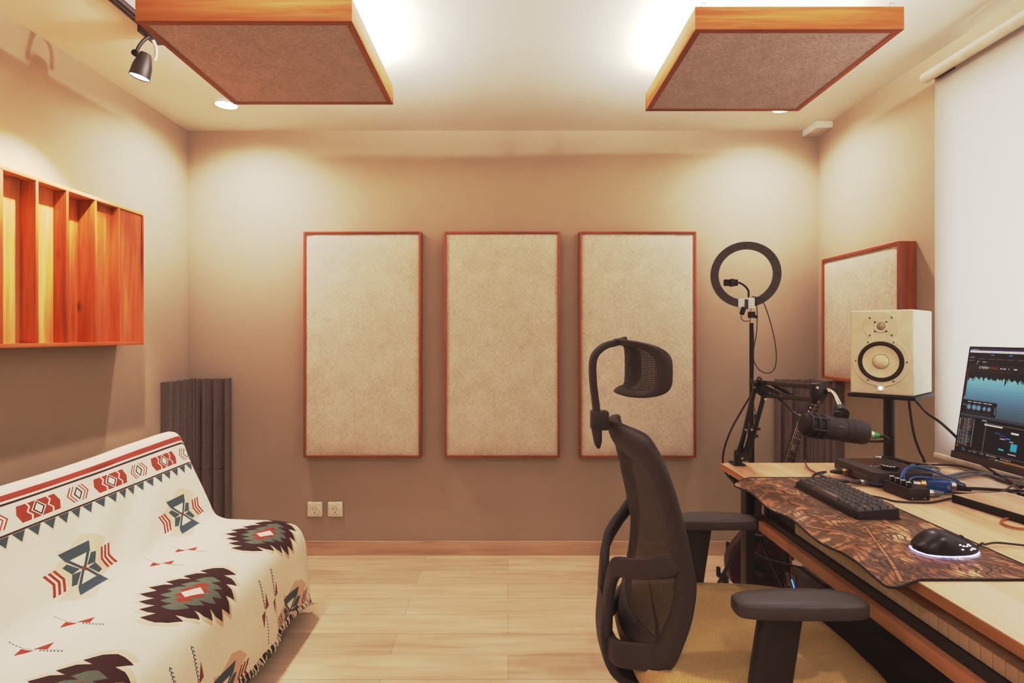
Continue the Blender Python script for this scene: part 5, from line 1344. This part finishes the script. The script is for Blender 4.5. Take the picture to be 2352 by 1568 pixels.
gs = thing('guitar_stand', 'low black folding stand holding the guitar', 'stand', at(1700, 1385, GY+.02))
b = MB(); gc = at(1702, 1372, GY)
gc.z = .045
b.tube(catmull([gc+Vector((-.02, .10, .22)), gc+Vector((-.03, .08, .10)), gc+Vector((-.06, .0, .02)), gc+Vector((-.09, -.05, -.030)), gc+Vector((-.10, -.10, -.036))], 5), .007, 'black_metal', 8)
b.tube(catmull([gc+Vector((-.02, .10, .22)), gc+Vector((.02, .08, .10)), gc+Vector((.09, .0, .02)), gc+Vector((.15, -.05, -.030)), gc+Vector((.16, -.09, -.036))], 5), .007, 'black_metal', 8); b.build('front_frame', gs)
b = MB(); b.tube(catmull([gc+Vector((-.02, .10, .22)), gc+Vector((0, .16, .08)), gc+Vector((.0, .22, -.036))], 5), .007, 'black_metal', 8); b.build('rear_leg', gs)
h0 = at(1650, 1302, GY-.06); b = MB(); b.tube(catmull([h0, h0+Vector((0, 0, -.025)), h0+Vector((.006, .01, -.040)), h0+Vector((.03, .03, -.05)), gc+Vector((-.05, .02, .04))], 6), .0085, 'matte_black', 10); b.build('padded_hook', gs)
h0 = at(1812, 1268, GY+.07); b = MB(); b.box(h0.x-.012, h0.x+.022, h0.y-.01, h0.y+.01, h0.z-.035, h0.z+.03, 'silver_ring', .006); b.tube([h0, gc+Vector((.03, .08, .10))], .006, 'black_metal', 8); b.build('side_support', gs)
cable('floor_cable', [at(1710, 1262, 2.02), at(1732, 1268, 2.0), at(1745, 1276, 1.99), at(1765, 1284, 1.98), at(1800, 1294, 1.96), at(1840, 1303, 1.94), at(1880, 1312, 1.92), at(1930, 1330, 1.90)], .0042, 'black_cable', 'thick black cable sagging under the desk in front of the guitar')

# ------------------------------------------------------------------ computer tower under the desk
tw = thing('computer_tower', 'black computer tower with a small blue light standing under the desk', 'computer', (1.21, 1.86, 0))
b = MB(); b.box(.985, 1.440, 1.770, 1.935, .014, .405, 'black_metal', .004); b.box(1.0, 1.425, 1.767, 1.771, .03, .39, 'glass_black', .001); b.build('housing', tw)
b = MB(); b.box(.968, .986, 1.770, 1.935, .014, .412, 'black_plastic', .006)
for i in range(9): b.box(.964, .970, 1.79, 1.93, .05+i*.026, .062+i*.026, 'dark_steel', .001)
b.build('front_panel', tw)
b = MB(); b.box(.9655, .969, 1.90, 1.935, .30, .39, 'dark_steel', .001); b.box(1.0, 1.09, 1.79, 1.93, .404, .416, 'dark_steel', .004); b.build('vent_cover', tw)
b = MB(); b.tube([(.964, 1.925, .370), (.963, 1.905, .350), (.963, 1.900, .335)], .0012, 'blue_led', 6); b.build('power_light', tw)
for x in (1.03, 1.40):
    for y in (1.79, 1.92): MB().cyl((x, y, 0), (x, y, .016), .015, 'matte_black').build('foot', tw)

# ------------------------------------------------------------------ lights
def spot(name, loc, aim, W, size, blend, r, c=(1, .86, .68)):
    l = bpy.data.lights.new(name, 'SPOT'); l.energy = W; l.spot_size = math.radians(size); l.spot_blend = blend; l.shadow_soft_size = r; l.color = c
    o = bpy.data.objects.new(name, l); C.objects.link(o); o.location = loc; o.rotation_euler = (Vector(aim)-Vector(loc)).to_track_quat('-Z', 'Y').to_euler(); return o
def area(name, loc, aim, W, sx, sy, c=(1, .86, .68)):
    l = bpy.data.lights.new(name, 'AREA'); l.energy = W; l.shape = 'RECTANGLE'; l.size = sx; l.size_y = sy; l.color = c
    o = bpy.data.objects.new(name, l); C.objects.link(o); o.location = loc; o.rotation_euler = (Vector(aim)-Vector(loc)).to_track_quat('-Z', 'Y').to_euler(); return o
WARM = (1, .93, .84)
for (x, y) in ((-1.362, 2.737), (1.349, 2.78)): spot('downlight_and_fill_lamp', (x, y, ZC-.012), (x, y, 0), 78 if x < 0 else 56, 168, 1.0, .035, WARM)
for (x, y) in ((-1.36, .35), (1.35, .35), (0, -.6)): spot('downlight_and_fill_lamp', (x, y, ZC-.012), (x, y, 0), 54, 165, .8, .035, WARM)  # added lamps out of view, without fittings, to lift the overall room light
spot('track_lamp', (-1.345, 2.06, 2.12), (-1.70, 1.98, 1.2), 100, 85, .6, .016, (1, .86, .66))
for x0, x1, y0, y1, z in ((LC[0], LC[1], LC[2], LC[3], 2.20), (RC[0], RC[1], RC[2], RC[3], 2.21)):
    inner = x1-.08 if x0 < 0 else x0+.08
    area('led_strip', (inner, (y0+y1)/2, z+.012), (inner, (y0+y1)/2, 3), 20, .05, .5, (1, .95, .88))
    area('led_strip', ((x0+x1)/2, (y0+y1)/2, z+.012), ((x0+x1)/2, (y0+y1)/2, 3), 12, .5, .4, (1, .95, .88))
for x_, z_ in ((LC[1]-.2, 2.207), (RC[0]+.2, 2.217)):
    l = bpy.data.lights.new('led_point', 'POINT'); l.energy = 16; l.shadow_soft_size = .008; l.color = (1, .95, .88)
    o = bpy.data.objects.new('led_point', l); C.objects.link(o); o.location = (x_, 1.98, z_)
area('daylight', (XR+.35, 1.12, 1.45), (0, 1.12, 1.45), 105, 2.0, 1.3, (.96, .98, 1))
area('room_fill', (0, -.9, 1.7), (0, 2, 1.2), 9, 1.6, .8, WARM)
wd_ = bpy.data.worlds.new('World'); bpy.context.scene.world = wd_; wd_.use_nodes = True
wd_.node_tree.nodes['Background'].inputs[0].default_value = (.8, .86, 1, 1); wd_.node_tree.nodes['Background'].inputs[1].default_value = .6

# ------------------------------------------------------------------ camera
cam = bpy.data.cameras.new('camera'); co = bpy.data.objects.new('camera', cam); C.objects.link(co)
co.location = (0, 0, EYE); co.rotation_euler = (PI/2, 0, 0); cam.sensor_width = 36; cam.lens = F*36/2352; cam.clip_start = .05
cam.shift_x = (1176-CX)/2352; cam.shift_y = -(784-CY)/2352
bpy.context.scene.camera = co
sc = bpy.context.scene; sc.view_settings.view_transform = 'Standard'; sc.view_settings.look = 'None'
vs_ = sc.view_settings; vs_.use_curve_mapping = True; cm = vs_.curve_mapping; cm.white_level = (3, 3, 3); cm.use_clip = True
GR = [[(0,.004),(.1,.074),(.2,.135),(.35,.27),(.55,.50),(.8,.63),(1.3,.71),(2.2,.81),(3,.87)],
      [(0,.0038),(.1,.060),(.22,.134),(.33,.265),(.43,.41),(.6,.555),(1.25,.69),(2.2,.805),(3,.87)],
      [(0,.0038),(.06,.040),(.113,.074),(.18,.138),(.245,.235),(.33,.36),(.4,.435),(.8,.60),(1.3,.675),(2.2,.795),(3,.86)]]
for ci, pts in enumerate(GR):
    cv = cm.curves[ci].points
    while len(cv) < len(pts): cv.new(.5, .5)
    for i, (x_, y_) in enumerate(pts): cv[i].location = (x_/3, y_); cv[i].handle_type = 'AUTO_CLAMPED'
cm.update()
sc.cycles.max_bounces = 8; sc.cycles.diffuse_bounces = 5; sc.cycles.use_denoising = True; sc.cycles.film_exposure = .80; sc.cycles.caustics_reflective = False; sc.cycles.caustics_refractive = False
sc.cycles.transparent_max_bounces = 12; sc.cycles.sample_clamp_indirect = 6
